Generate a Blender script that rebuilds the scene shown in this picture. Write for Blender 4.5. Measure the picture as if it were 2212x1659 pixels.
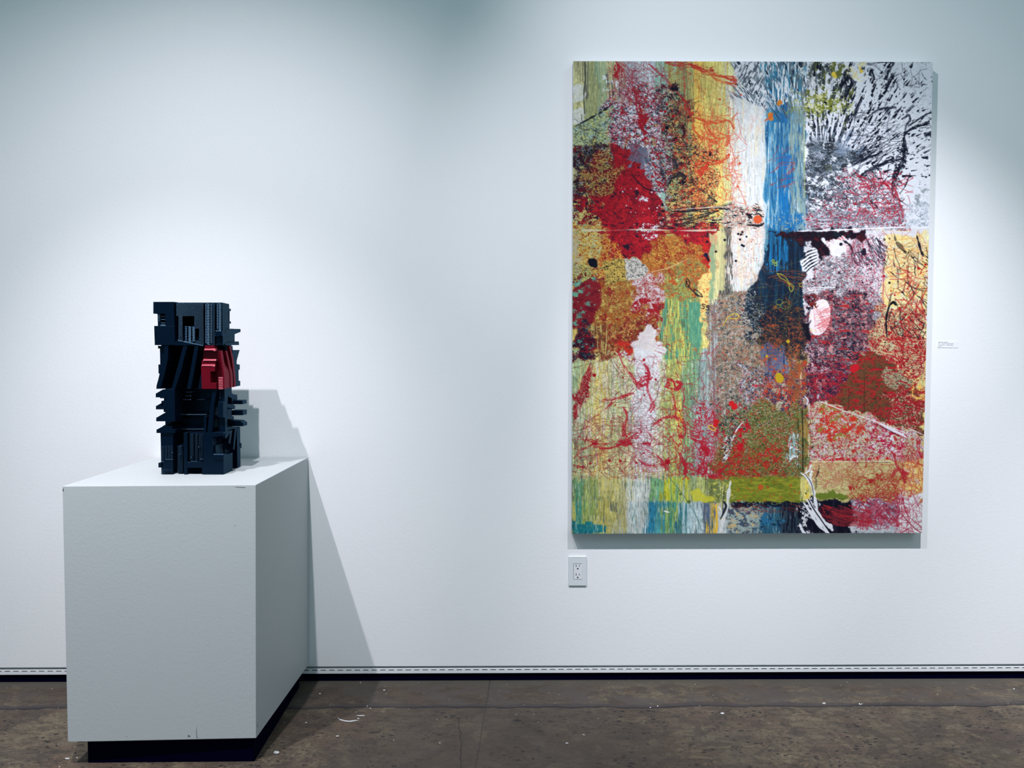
import bpy, bmesh, math, random
import numpy as np
from mathutils import Vector, Matrix

scene = bpy.context.scene
for o in list(bpy.data.objects): bpy.data.objects.remove(o)
random.seed(5)

# ------------------------------------------------------------------ camera
F_PX, PITCH, YAW, ROLL, CAM_H, CAM_D = (1718.7715, .045566, .007738, -.000429, 1.332406, 3.125865)
IMW, IMH = 2212.0, 1659.0
_cp, _sp, _cy, _sy, _cr, _sr = math.cos(PITCH), math.sin(PITCH), math.cos(YAW), math.sin(YAW), math.cos(ROLL), math.sin(ROLL)
_f = Vector((_sy * _cp, _cy * _cp, -_sp)); _r = Vector((_cy, -_sy, 0)); _u = _r.cross(_f)
RGT = _cr * _r + _sr * _u; UPV = -_sr * _r + _cr * _u; FWD = _f
EYE = Vector((0, -CAM_D, CAM_H))
cam_data = bpy.data.cameras.new('camera'); cam = bpy.data.objects.new('camera', cam_data); scene.collection.objects.link(cam)
cam_data.sensor_width = 36.0; cam_data.lens = F_PX / IMW * 36.0; cam_data.clip_start = .05; cam_data.clip_end = 60
M = Matrix((RGT, UPV, -FWD)).transposed().to_4x4(); M.translation = EYE; cam.matrix_world = M
scene.camera = cam

def at(px, py, axis, val):
    """point of the plane <axis> = val seen at photo pixel (px, py)"""
    d = FWD + RGT * ((px - IMW / 2) / F_PX) - UPV * ((py - IMH / 2) / F_PX)
    return EYE + d * ((val - EYE[axis]) / d[axis])

# ------------------------------------------------------------------ world, lights, exposure
scene.view_settings.view_transform = 'Standard'; scene.view_settings.look = 'None'
scene.view_settings.gamma = 1; scene.view_settings.use_curve_mapping = False
scene.view_settings.exposure = 0.36
world = bpy.data.worlds.new('world'); scene.world = world; world.use_nodes = True
world.node_tree.nodes['Background'].inputs[0].default_value = (0.52, 0.85, 0.95, 1)
world.node_tree.nodes['Background'].inputs[1].default_value = 0.315

def spot(name, x, tx, tz, power, size=60, blend=1.0, colour=(.965, .925, .985), radius=.022, y=-1.96, z=3.73, ty=0):
    d = bpy.data.lights.new(name, 'SPOT'); o = bpy.data.objects.new(name, d); scene.collection.objects.link(o)
    d.energy = power; d.spot_size = math.radians(size); d.spot_blend = blend; d.color = colour; d.shadow_soft_size = radius
    o.location = (x, y, z); v = Vector((tx, ty, tz)) - o.location; o.rotation_euler = v.to_track_quat('-Z', 'Y').to_euler()
    return o
# four ceiling track lamps, 1.96 m from the wall; their places follow from the shadows
spot('track_light', -1.67, -1.00, -0.60, 290, 48.9)
spot('track_light', -0.90, -1.33, -0.80, 262, 90.0)
spot('track_light', -0.31, 1.12, 1.66, 155, 58.5)
spot('track_light', 0.80, 1.36, 0.65, 425, 47.5)
spot('track_light', 2.85, 2.69, -0.80, 330, 38.4)

# broad soft fill light, unseen, added at the right to lift shaded sides
_d = bpy.data.lights.new('added_fill_light', 'AREA'); _o = bpy.data.objects.new('added_fill_light', _d); scene.collection.objects.link(_o)
_d.shape = 'SQUARE'; _d.size = 1.6; _d.energy = 17; _d.color = (.80, .93, 1.0)
_o.location = (2.6, -3.4, 3.8); _o.rotation_euler = (Vector((-.8, 0, .8)) - _o.location).to_track_quat('-Z', 'Y').to_euler()
# ------------------------------------------------------------------ helpers
def link(o, parent=None):
    scene.collection.objects.link(o)
    if parent is not None:
        o.parent = parent; o.matrix_parent_inverse = Matrix.Identity(4)
    return o
def tag(o, label=None, cat=None, group=None, kind=None):
    if label: o['label'] = label
    if cat: o['category'] = cat
    if group: o['group'] = group
    if kind: o['kind'] = kind
    return o
def thing(name, loc, label, cat):
    o = bpy.data.objects.new(name, None); o.location = loc; link(o); o.empty_display_size = .05
    return tag(o, label, cat)
class MB:
    """collects shapes in world coordinates and links them as ONE mesh object"""
    zmin = None
    def __init__(s): s.bm = bmesh.new(); s.mi = 0
    def prism(s, pts, vec, bevel=0):
        """flat polygon pushed along vec"""
        a = [s.bm.verts.new(p) for p in pts]; b = [s.bm.verts.new(Vector(p) + Vector(vec)) for p in pts]
        n = len(pts); fs = [s.bm.faces.new(a), s.bm.faces.new(b[::-1])]
        for i in range(n): fs.append(s.bm.faces.new((a[(i + 1) % n], a[i], b[i], b[(i + 1) % n])))
        for f in fs: f.material_index = s.mi
        return s
    def box(s, x0, x1, y0, y1, z0, z1):
        return s.prism([(x0, y0, z0), (x1, y0, z0), (x1, y0, z1), (x0, y0, z1)], (0, y1 - y0, 0))
    def hexa(s, A, B):
        """A,B: two quads (4 corners each) joined"""
        a = [s.bm.verts.new(p) for p in A]; b = [s.bm.verts.new(p) for p in B]
        fs = [s.bm.faces.new(a), s.bm.faces.new(b[::-1])] + [s.bm.faces.new((a[(i + 1) % 4], a[i], b[i], b[(i + 1) % 4])) for i in range(4)]
        for f in fs: f.material_index = s.mi
        return s
    def face(s, pts):
        f = s.bm.faces.new([s.bm.verts.new(p) for p in pts]); f.material_index = s.mi; return s
    def build(s, name, mats, parent=None, bevel=0, smooth=False):
        bmesh.ops.recalc_face_normals(s.bm, faces=s.bm.faces)
        org = parent.matrix_world.translation if False else (WORLD_LOC(parent) if parent else Vector((0, 0, 0)))
        if s.zmin is not None:
            for v in s.bm.verts: v.co.z = max(v.co.z, s.zmin)
        for v in s.bm.verts: v.co -= org
        me = bpy.data.meshes.new(name); s.bm.to_mesh(me); s.bm.free()
        for m in (mats if isinstance(mats, (list, tuple)) else [mats]): me.materials.append(m)
        o = bpy.data.objects.new(name, me); link(o, parent)
        if bevel:
            md = o.modifiers.new('bevel', 'BEVEL'); md.width = bevel; md.segments = 2; md.limit_method = 'ANGLE'
        return o
def WORLD_LOC(o):
    v = Vector((0, 0, 0))
    while o is not None: v = v + o.location; o = o.parent
    return v
def px_front(pts, y): return [at(a, b, 1, y) for a, b in pts]
def px_side(pts, x): return [at(a, b, 0, x) for a, b in pts]

# ------------------------------------------------------------------ materials
def mat(name, colour, rough=.6, spec=.3, bump=0, bscale=60, bdist=.002, metallic=0, vary=0, vscale=6):
    m = bpy.data.materials.new(name); m.use_nodes = True; nt = m.node_tree; b = nt.nodes['Principled BSDF']
    b.inputs['Base Color'].default_value = (*colour, 1); b.inputs['Roughness'].default_value = rough
    b.inputs['Specular IOR Level'].default_value = spec; b.inputs['Metallic'].default_value = metallic
    tc = nt.nodes.new('ShaderNodeTexCoord')
    if vary:
        n = nt.nodes.new('ShaderNodeTexNoise'); n.inputs['Scale'].default_value = vscale; n.inputs['Detail'].default_value = 5
        mx = nt.nodes.new('ShaderNodeMixRGB'); mx.inputs[1].default_value = (*[c * (1 - vary) for c in colour], 1); mx.inputs[2].default_value = (*[min(1, c * (1 + vary)) for c in colour], 1)
        nt.links.new(tc.outputs['Object'], n.inputs['Vector']); nt.links.new(n.outputs['Fac'], mx.inputs[0]); nt.links.new(mx.outputs[0], b.inputs['Base Color'])
    if bump:
        n = nt.nodes.new('ShaderNodeTexNoise'); n.inputs['Scale'].default_value = bscale; n.inputs['Detail'].default_value = 6; n.inputs['Roughness'].default_value = .55
        bp = nt.nodes.new('ShaderNodeBump'); bp.inputs['Strength'].default_value = bump; bp.inputs['Distance'].default_value = bdist
        nt.links.new(tc.outputs['Object'], n.inputs['Vector']); nt.links.new(n.outputs['Fac'], bp.inputs['Height']); nt.links.new(bp.outputs[0], b.inputs['Normal'])
    return m
WALL = mat('white_wall_paint', (.80, .815, .83), .7, .25, .35, 90, .0015, vary=.012, vscale=3)
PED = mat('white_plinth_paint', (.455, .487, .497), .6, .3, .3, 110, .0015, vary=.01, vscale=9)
TRIM = mat('white_trim_metal', (.74, .76, .78), .45, .4, .05)
GREYT = mat('grey_reveal', (.30, .325, .34), .6, .3)
NAVY = mat('black_base_paint', (.0004, .0002, .009), .8, .02, .2, 40)
SLOT = mat('slot_dark', (.01, .012, .03), .9, .05)
BLACK = mat('black_plastic', (.0003, .0046, .0145), .38, .17, .06, 300, .0004)
RED = mat('red_plastic', (.105, .0015, .0085), .36, .32, .05, 300, .0004)
def sheen(m, dif, refl, rough):
    """dark satin plastic: diffuse plus an even reflection"""
    nt = m.node_tree; out = nt.nodes['Material Output']; nrm = nt.nodes['Principled BSDF'].inputs['Normal'].links[0].from_socket
    d = nt.nodes.new('ShaderNodeBsdfDiffuse'); d.inputs['Color'].default_value = (*dif, 1); g = nt.nodes.new('ShaderNodeBsdfGlossy'); g.inputs['Color'].default_value = (*refl, 1); g.inputs['Roughness'].default_value = rough
    lw = nt.nodes.new('ShaderNodeLayerWeight'); lw.inputs['Blend'].default_value = .5; mx = nt.nodes.new('ShaderNodeMixRGB'); mx.inputs[1].default_value = (*[c * .25 for c in refl], 1); mx.inputs[2].default_value = (*[c * 1.9 for c in refl], 1)
    nt.links.new(lw.outputs['Facing'], mx.inputs[0]); nt.links.new(mx.outputs[0], g.inputs['Color'])      # plastic mirrors more at a glance
    a = nt.nodes.new('ShaderNodeAddShader'); nt.links.new(d.outputs[0], a.inputs[0]); nt.links.new(g.outputs[0], a.inputs[1]); nt.links.new(a.outputs[0], out.inputs['Surface'])
    nt.links.new(nrm, d.inputs['Normal']); nt.links.new(nrm, g.inputs['Normal'])
sheen(BLACK, (.0001, .0023, .0092), (.019, .038, .056), .38)
sheen(RED, (.092, .0012, .007), (.10, .028, .036), .36)
CHIP = mat('paint_chip_grey', (.13, .14, .15), .9, .1)
PLATE = mat('outlet_plastic', (.66, .70, .73), .3, .5, .02)
PLATE2 = mat('receptacle_plastic', (.72, .74, .76), .3, .5, .02)
HOLE = mat('socket_hole', (.004, .004, .01), .8, .1)
CARD = mat('label_card', (.80, .81, .83), .6, .3, .02)
INK = mat('label_ink', (.20, .21, .24), .8, .1)
CANVAS_EDGE = mat('canvas_edge', (.62, .66, .68), .8, .1, .5, 900, .0006, vary=.1, vscale=20)

def floor_material():
    m = bpy.data.materials.new('worn_concrete'); m.use_nodes = True; nt = m.node_tree; N = nt.nodes; L = nt.links
    b = N['Principled BSDF']; b.inputs['Specular IOR Level'].default_value = .3
    tc = N.new('ShaderNodeTexCoord'); P = tc.outputs['Object']
    def mapping(v, s, rot=0, loc=(0, 0, 0)):
        k = N.new('ShaderNodeMapping'); k.inputs['Scale'].default_value = s; k.inputs['Rotation'].default_value = (0, 0, rot); k.inputs['Location'].default_value = loc; L.new(v, k.inputs[0]); return k.outputs[0]
    def noise(v, sc, det=5, ro=.6, dist=0):
        k = N.new('ShaderNodeTexNoise'); k.inputs['Scale'].default_value = sc; k.inputs['Detail'].default_value = det; k.inputs['Roughness'].default_value = ro; k.inputs['Distortion'].default_value = dist; L.new(v, k.inputs['Vector']); return k.outputs['Fac']
    def ramp(v, *st):
        k = N.new('ShaderNodeValToRGB'); e = k.color_ramp.elements
        while len(e) < len(st): e.new(.5)
        for q, (p, c) in zip(e, st): q.position = p; q.color = (*c, 1) if isinstance(c, tuple) else (c, c, c, 1)
        L.new(v, k.inputs[0]); return k.outputs[0]
    def mix(f, a, c, mode='MIX'):
        k = N.new('ShaderNodeMixRGB'); k.blend_type = mode
        for i, x in enumerate((f, a, c)):
            if hasattr(x, 'is_linked'): L.new(x, k.inputs[i])
            elif isinstance(x, tuple): k.inputs[i].default_value = (*x, 1)
            else: k.inputs[i].default_value = x
        return k.outputs[0]
    def mth(op, a, c=None, d=None):
        k = N.new('ShaderNodeMath'); k.operation = op
        for i, x in enumerate((a, c, d)):
            if x is None: continue
            if hasattr(x, 'is_linked'): L.new(x, k.inputs[i])
            else: k.inputs[i].default_value = x
        return k.outputs[0]
    sx = N.new('ShaderNodeSeparateXYZ'); L.new(P, sx.inputs[0]); X, Y = sx.outputs[0], sx.outputs[1]
    base = mix(ramp(noise(mapping(P, (1, 1.3, 1)), 2.2, 6, .62, .6), (.36, 0.0), (.62, 1.0)), (.108, .086, .070), (.190, .178, .142))
    base = mix(ramp(noise(mapping(P, (1, 1, 1), .4, (3, 1, 0)), 5.5, 6, .65, .8), (.50, 0.0), (.56, .75)), base, (.128, .096, .080))   # reddish brown patches
    base = mix(ramp(noise(mapping(P, (1, 1, 1), -.3, (8, 4, 0)), 6.5, 5, .65, .7), (.54, 0.0), (.585, .7)), base, (.068, .062, .056))       # dark stains
    base = mix(ramp(noise(mapping(P, (1, 1.2, 1), 0, (1, 7, 0)), 7.5, 5, .65, .5), (.56, 0.0), (.60, .65)), base, (.235, .215, .160))        # pale sand patches
    base = mix(.75, base, mix(ramp(noise(P, 70, 9, .85), (.3, 0.0), (.7, 1.0)), (.1, .1, .1), (.9, .9, .9)), 'OVERLAY')
    base = mix(ramp(noise(mapping(P, (1, 1.8, 1), .2, (2, 13, 0)), 8.5, 7, .7, 1.0), (.40, .6), (.50, 0.0)), base, (.066, .058, .056))
    stain_shade = mth('MULTIPLY', ramp(mth('ABSOLUTE', mth('ADD', mth('ADD', X, .12), mth('MULTIPLY', mth('SUBTRACT', noise(P, 2.6, 5, .6), .5), 1.2))), (.28, .62), (.75, 0.0)), 1.0)
    base = mix(stain_shade, base, (.070, .062, .058))  # dark middle zone: stains plus the weaker light there, put into the colour
    base = mix(ramp(noise(mapping(P, (1, 2.2, 1), 0, (6, 3, 0)), 14, 6, .75, .6), (.52, 0.0), (.56, .55)), base, (.060, .055, .052))
    base = mix(ramp(noise(mapping(P, (.35, .35, 1), 0, (11, 3, 0)), 1.6, 3, .6), (.40, .55), (.62, 0.0)), base, (.062, .054, .050))
    # the screeded strip beside the wall: greyer
    yw = mth('ADD', Y, mth('MULTIPLY', mth('SUBTRACT', noise(mapping(P, (1, .1, 1)), 3.2, 4, .6), .5), .075))
    strip = ramp(mth('ADD', yw, .5), (.268, 0.0), (.280, 1.0))
    wet = ramp(noise(mapping(P, (.8, 1.5, 1), 0, (4, 2, 0)), 4.5, 6, .7, 1.2), (.50, 0.0), (.54, 1.0))
    base = mix(mth('MULTIPLY', strip, mth('MULTIPLY', wet, .8)), base, (.088, .086, .090))
    near = ramp(mth('ADD', yw, .5), (.43, 0.0), (.49, .75)); base = mix(near, base, (.115, .124, .122))
    # the crack line running along it
    crk = mth('ABSOLUTE', mth('ADD', yw, .228)); cw = mth('MULTIPLY', noise(mapping(P, (1, .2, 1), 0, (2, 0, 0)), 6, 6, .75), .034)
    line = mth('LESS_THAN', crk, mth('SUBTRACT', cw, .0085)); base = mix(mth('MULTIPLY', line, .9), base, (.016, .017, .026))
    above = mth('MULTIPLY', mth('GREATER_THAN', yw, -.228), mth('LESS_THAN', yw, mth('ADD', -.262, mth('MULTIPLY', noise(mapping(P, (1, .5, 1), 0, (4, 9, 0)), 3.6, 6, .7), .115))))
    base = mix(mth('MULTIPLY', above, .8), base, (.064, .060, .070))
    # saw cut and hair crack running away from the wall
    def cut(x0, y0, x1, y1, w, amp):
        k = (x1 - x0) / (y1 - y0); t = mth('SUBTRACT', mth('SUBTRACT', X, mth('MULTIPLY', mth('SUBTRACT', Y, y0), k)), x0)
        t = mth('ADD', t, mth('MULTIPLY', mth('SUBTRACT', noise(mapping(P, (.2, 1, 1)), 9, 5, .7), .5), amp)); return mth('LESS_THAN', mth('ABSOLUTE', t), w)
    base = mix(mth('MULTIPLY', cut(-.065, -.016, -.088, -.482, .0022, .01), .55), base, (.03, .03, .034))
    c2 = mth('MULTIPLY', cut(-.169, -.33, -.137, -.658, .002, .05), mth('LESS_THAN', Y, -.33)); base = mix(mth('MULTIPLY', c2, .8), base, (.02, .02, .028))
    # pits and paint flecks
    def spots(sc, stretch, loc, hi, lo, col_, amt, gate=None):
        v = N.new('ShaderNodeTexVoronoi'); v.inputs['Scale'].default_value = sc; v.inputs['Randomness'].default_value = 1
        w = N.new('ShaderNodeVectorMath'); w.operation = 'ADD'; nz = N.new('ShaderNodeTexNoise'); nz.inputs['Scale'].default_value = sc * 1.6; L.new(P, nz.inputs['Vector'])
        sc2 = N.new('ShaderNodeVectorMath'); sc2.operation = 'SCALE'; sc2.inputs[3].default_value = .7 / sc; L.new(nz.outputs['Color'], sc2.inputs[0]); L.new(mapping(P, stretch, .15, loc), w.inputs[0]); L.new(sc2.outputs[0], w.inputs[1]); L.new(w.outputs[0], v.inputs['Vector'])
        s2 = N.new('ShaderNodeSeparateColor'); L.new(v.outputs['Color'], s2.inputs[0])
        f = mth('MULTIPLY', mth('LESS_THAN', v.outputs['Distance'], mth('MULTIPLY', s2.outputs[0], hi)), mth('GREATER_THAN', s2.outputs[1], lo))
        if gate is not None: f = mth('MULTIPLY', f, gate)
        return mix(mth('MULTIPLY', f, amt), base, col_)
    gate = mth('MULTIPLY', mth('LESS_THAN', Y, -.26), ramp(noise(P, 3.2, 3, .6), (.42, .25), (.56, 1.0)))
    base = spots(76, (.55, 1, 1), (0, 0, 0), .40, .40, (.010, .011, .018), .9, gate)
    base = spots(34, (.5, 1.1, 1), (3, 2, 0), .28, .62, (.014, .015, .022), .85, gate)
    base = spots(130, (.6, 1, 1), (7, 1, 0), .40, .5, (.018, .018, .024), .8, gate)
    base = spots(30, (.7, 1, 1), (5, 5, 0), .14, .82, (.55, .56, .55), 1.0, ramp(noise(mapping(P, (1, 1, 1), 0, (9, 9, 0)), 2.4, 2, .5), (.5, .0), (.52, 1.0)))
    base = spots(110, (.7, 1, 1), (2, 8, 0), .26, .93, (.42, .43, .42), .9, mth('GREATER_THAN', Y, -.35))
    k = N.new('ShaderNodeVectorMath'); k.operation = 'MULTIPLY'; k.inputs[1].default_value = (.69, .61, .52); L.new(base, k.inputs[0]); L.new(k.outputs[0], b.inputs['Base Color'])
    L.new(ramp(noise(P, 6, 5, .6), (.3, .55), (.7, .8)), b.inputs['Roughness'])
    bp = N.new('ShaderNodeBump'); bp.inputs['Strength'].default_value = .35; bp.inputs['Distance'].default_value = .003
    L.new(mth('ADD', noise(P, 30, 7, .65), mth('MULTIPLY', line, -.6)), bp.inputs['Height']); L.new(bp.outputs[0], b.inputs['Normal'])
    return m
FLOOR = floor_material()

# ------------------------------------------------------------------ the room
WZ = .0625      # lower edge of the drywall
def structure(mb, name, mats, **k):
    o = mb.build(name, mats, **k); o['kind'] = 'structure'; return o
structure(MB().box(-3.6, 3.6, 0, .12, WZ, 3.9), 'wall_back', WALL)
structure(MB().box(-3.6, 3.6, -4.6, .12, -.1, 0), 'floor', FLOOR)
structure(MB().box(-3.72, -3.6, -4.6, .12, 0, 3.9), 'wall_left', WALL)
structure(MB().box(3.6, 3.72, -4.6, .12, 0, 3.9), 'wall_right', WALL)
# slotted reveal under the drywall
rev = MB()
rev.mi = 0; rev.box(-3.6, 3.6, .012, .018, .0500, WZ)                      # grey upper flange set back
rev.mi = 1; rev.box(-3.6, 3.6, -.001, .0119, .0335, .0452); rev.box(-3.6, 3.6, -.001, .0119, .0490, .0515)
pitch = .0339; n = int(7.2 / pitch)
for i in range(n): rev.box(-3.6 + i * pitch, -3.6 + i * pitch + .0122, -.001, .0030, .0452, .0490)
rev.mi = 2; rev.box(-3.6, 3.6, .0006, .0030, .0453, .0489)
structure(rev, 'trim_1', [GREYT, TRIM, SLOT])
structure(MB().box(-3.6, 3.6, .008, .03, 0, .0335), 'baseboard_back', NAVY)

# ------------------------------------------------------------------ pedestal
ped = thing('pedestal', (-1.085, -.32, 0), 'tall white painted box pedestal with dark recessed base, black sculpture on top', 'pedestal')
ZT = .9012; ZB = .083
A = [(-1.3860, -.6462, ZT), (-.7889, -.6265, ZT), (-.8005, -.6265, ZB), (-1.3905, -.6462, ZB)]
B = [(-1.3880, -.008, ZT), (-.7790, -.006, ZT), (-.7865, -.006, ZB - .012), (-1.3930, -.008, ZB - .012)]
MB().hexa(A, B).build('box', PED, ped, bevel=.0022)
A = [(-1.3440, -.6160, ZB + .0), (-.8120, -.6120, ZB + .0), (-.8120, -.6120, 0), (-1.3440, -.6160, 0)]
B = [(-1.3440, -.05, ZB - .011), (-.8120, -.05, ZB - .011), (-.8120, -.05, 0), (-1.3440, -.05, 0)]
MB().hexa(A, B).build('recessed_base', NAVY, ped, bevel=.001)
def chip(pts, y=-.6475):
    o = MB().prism(px_front(pts, y), (0, .0016, 0)).build('paint_chip', CHIP, ped); o['label'] = 'small grey chip in the white paint'; return o
ych = lambda px: -.6462 + (.0197) * (px - 135) / 418.0 - .0003
for pts in ([(402, 1592), (405, 1588), (409, 1588), (412, 1592)], [(265, 1592), (269, 1589), (273, 1590), (275, 1592)], [(283, 1592), (287, 1590), (290, 1592)],
            [(424.2, 1592), (424, 1578), (424.4, 1566), (425.2, 1578), (425.6, 1592), (429, 1593.5), (424, 1594)], [(135, 1056), (137.5, 1055), (137.8, 1061), (135.4, 1062)],
            [(555.8, 1562), (556.6, 1562), (556.8, 1571), (555.4, 1571)], [(507, 1135), (508.2, 1135), (508.4, 1137), (507, 1137)], [(500, 1050), (512, 1052), (530, 1052.6), (512, 1053.2)]):
    chip(pts, ych(sum(p[0] for p in pts) / len(pts)))

# ------------------------------------------------------------------ sculpture
YF, YB, XR = -.425, -.245, -.962
MB.zmin = ZT + .0004
sc = thing('stacked_sculpture', (-1.075, -.335, ZT + .0003), 'black slatted tower sculpture of four stacked blocks with one bright red corner, on the pedestal', 'sculpture')
def front(mb, y, depth, *polys):
    for p in polys: mb.prism(px_front(p, y), (0, depth, 0))
    return mb
def side(mb, x, depth, *polys):
    for p in polys: mb.prism(px_side(p, x), (-depth, 0, 0))
    return mb
def core(mb, off, left, top, bottom, back, leftb=None):
    """block body: left/top/bottom given on the front, its right face ends at pixel column 'back' at the rear"""
    y = YF + off; xr = at(back, 800, 1, YB).x; a = at(left, top, 1, y); b = at(leftb or left, bottom, 1, y)
    mb.prism([(a.x, y, a.z), (xr, y, a.z), (xr, y, b.z), (b.x, y, b.z)], (0, YB - y, 0)); return mb
def row(name, parent, m_, *a, **k):
    mb = MB(); dashes(mb, *a, **k); return mb.build(name, m_, parent)
def R4(x0, y0, x1, y1): return [(x0, y0), (x1, y0), (x1, y1), (x0, y1)]
def ridges(mb, y, depth, rects, pitch=3.45, w=1.5, slope=.86):
    """slanting ridges (down to the right) clipped to pixel rectangles of the plane y"""
    for (x0, y0, x1, y1) in rects:
        k0 = int(math.floor((y0 - slope * x1) / pitch)) - 1; k1 = int(math.ceil((y1 - slope * x0) / pitch)) + 1
        for k in range(k0, k1):
            c = k * pitch                                             # line: yy = slope*x + c
            a = max(x0, (y0 - c) / slope); b = min(x1, (y1 - c) / slope)
            if b - a < .8: continue
            P = [(a, slope * a + c), (b, slope * b + c), (b, slope * b + c + w), (a, slope * a + c + w)]
            q = px_front(P, y)
            # sloped upper face: the top edge lies deeper than the bottom edge
            q0 = [Vector(v) for v in q]; q0[0].y += .0013; q0[1].y += .0013
            mb.prism(q0, (0, depth * 1.1, 0))
def dashes(mb, y, depth, x0, x1, ys, h=1.3, drop=.8):
    for yy in ys:
        q = [Vector(v) for v in px_front([(x0, yy), (x1, yy + drop), (x1, yy + drop + h), (x0, yy + h)], y)]
        q[0].y += h * .00092; q[1].y += h * .00092; mb.prism(q, (0, depth, 0))
def fr(a, b, s):
    o = []; v = a
    while v < b: o.append(v); v += s
    return o

# --- top block
b1 = MB(); core(b1, .085, 378, 654, 745.5, 497.5); front(b1, YF + .022, .066, R4(379.5, 653.5, 439.6, 682.6), R4(385, 682, 394.2, 746), R4(419.4, 682, 440, 710), R4(429.4, 709, 440, 746), R4(394, 704.6, 421.6, 746), R4(421, 730, 430, 746), R4(442.6, 653.5, 465.2, 746), R4(467.6, 654, 479.6, 715.6), R4(464, 715, 481, 727.4)); front(b1, YF + .030, .14, [(340, 676), (380, 676), (380, 706), (341, 706)])
b1 = b1.build('carved_block', BLACK, sc, bevel=.0004)
m = MB(); front(m, YF, .06, R4(331, 652, 376, 677.5), [(356.5, 677), (376, 677), (376.8, 704), (357, 704)], [(332.8, 704), (377, 704), (378, 745.5), (334.2, 745.5)]); front(m, YF + .004, .05, [(341.5, 677), (347, 677), (347, 704), (342, 704)])
front(m, YF + .03, .12, R4(331, 652, 376, 677.5), [(332.8, 704), (377, 704), (378, 745.5), (334.2, 745.5)])
m.build('side_panel', BLACK, b1, bevel=.0004)
for v in (682.6, 689.4, 696.6, 700.6): row('rung', b1, BLACK, YF + .006, .012, 346.8, 356.2, (v,), 1.4, 0)
for v in (679, 682.2, 685.2, 688.4, 692): row('rung', b1, BLACK, YF + .002, .004, 340.2, 345.4, (v,), 1.2, 0)
row('ledge', b1, BLACK, YF - .001, .015, 345.8, 358.4, (701.8,), 2.4, 0)
m = MB(); ridges(m, YF + .010, .008, [(380.5, 654, 439, 682), (385.5, 682, 394, 737), (419.5, 682, 439.5, 709), (430, 709, 440, 746), (395, 735, 430, 744), (457, 654, 464, 744), (464, 716, 477, 727), (450, 742, 462, 745), (387, 727, 395, 738)])
m.build('ridged_panel', BLACK, b1)
row('ridge_row', b1, BLACK, YF + .008, .008, 400.6, 403.2, fr(705, 737, 3.45), 1.3, .4); row('ridge_row', b1, BLACK, YF + .006, .008, 407.2, 412.4, fr(705, 737, 3.45), 1.4, 2.2); row('ridge_row', b1, BLACK, YF + .006, .008, 415.6, 420.6, fr(706, 734, 3.45), 1.4, 2.4)
for x0, x1, a, b, d in ((443.6, 446, 656, 742, .4), (447.2, 452.4, 655, 744, 2.2), (454.6, 457, 656, 742, .6), (468.4, 470.8, 656, 708, .4), (472.2, 477.6, 655, 714, 2.4)):
    row('ridge_row', b1, BLACK, YF + .007, .008, x0, x1, fr(a, b, 3.45), 1.35, d)
for p in ([(377, 736.5), (398, 739), (440, 746), (377, 746)], [(464, 717), (479, 715), (480, 726), (466, 727)]): front(MB(), YF + .001, .02, p).build('ledge', BLACK, b1)
for k in range(3): row('bright_edge', b1, BLACK, YF - .001, .010, 384.5 + 3.6 * k, 387.2 + 3.6 * k, (733.6 + .8 * k,), 1.6, 1.6)
for k in range(12): row('bright_edge', b1, BLACK, YF, .008, 396 + 3.6 * k, 398.6 + 3.6 * k, (736.6 + .72 * k,), 1.7, 1.5)
for k in range(3): row('bright_edge', b1, BLACK, YF, .008, 466 + 4 * k, 468.6 + 4 * k, (713.6,), 1.5, .6)
side(MB(), XR, .020, [(479.8, 653.5), (486.6, 654.8), (487.4, 745.5), (481.6, 745.5)]).build('post', BLACK, b1, bevel=.0004)
m = MB(); side(m, XR - .018, .02, [(487, 666), (498.8, 667), (498.8, 672), (487, 672)], [(487, 695), (498.8, 694), (498.8, 699), (487, 701)], [(486.6, 658), (489, 658.2), (489, 712), (486.6, 712)])
for xx in (490.2, 492.6, 495.2): side(m, XR - .020, .01, R4(xx, 672, xx + 1, 696))
m.build('slotted_side', BLACK, b1)
m = MB(); side(m, XR, .05, [(486, 712.5), (498, 710), (519.6, 710.6), (519.8, 717), (507, 722), (486.5, 727)])
m.build('arm', BLACK, b1, bevel=.0004)
m = MB(); side(m, XR - .008, .03, [(486.5, 726), (507, 721), (507, 738.5), (486.8, 742)])
m.build('web', BLACK, b1)
m = MB(); side(m, XR, .05, [(484, 741.5), (516, 737.5), (516.6, 745.4), (482.5, 745.6)])
m.build('arm', BLACK, b1, bevel=.0004)

# --- second block
b2 = MB(); core(b2, .095, 348, 744.8, 839.5, 501)
b2 = b2.build('carved_block', BLACK, sc, bevel=.0004)
for p in ([(355, 746.5), (363.8, 746.5), (362.6, 776), (356, 806), (346.5, 840), (337.6, 840), (338, 833), (345.4, 806), (353.6, 780)],
          [(396, 746.5), (405.2, 746.5), (398.6, 770), (392, 798), (378.4, 840), (370.4, 840), (379.6, 806), (388.4, 775)],
          [(420.6, 746.5), (429.2, 746.5), (424.4, 772), (418, 810), (412, 840), (403.6, 840), (409.6, 808), (416.4, 770)],
          [(437.5, 800), (441, 800), (437, 840), (428, 840), (432.6, 812)]):
    front(MB(), YF + .003, .10, p).build('rib', BLACK, b2, bevel=.0004)
m = MB(); front(m, YF + .018, .12, [(341, 747), (356, 747), (356, 753), (341.4, 753)], [(345.4, 753), (356, 753), (353, 788), (346, 787)]); front(m, YF + .006, .14, [(342, 787.4), (353, 787.4), (350, 807), (342.4, 807)])
front(m, YF + .012, .14, [(345, 806), (350, 806), (345, 838), (338, 839), (338.4, 834)]); m.build('side_panel', BLACK, b2)
for k in range(5): row('bright_edge', b2, BLACK, YF + .060, .04, 368.5 + 3.5 * k, 370.6 + 3.5 * k, (787.4,), 1.4, .2)
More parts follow.
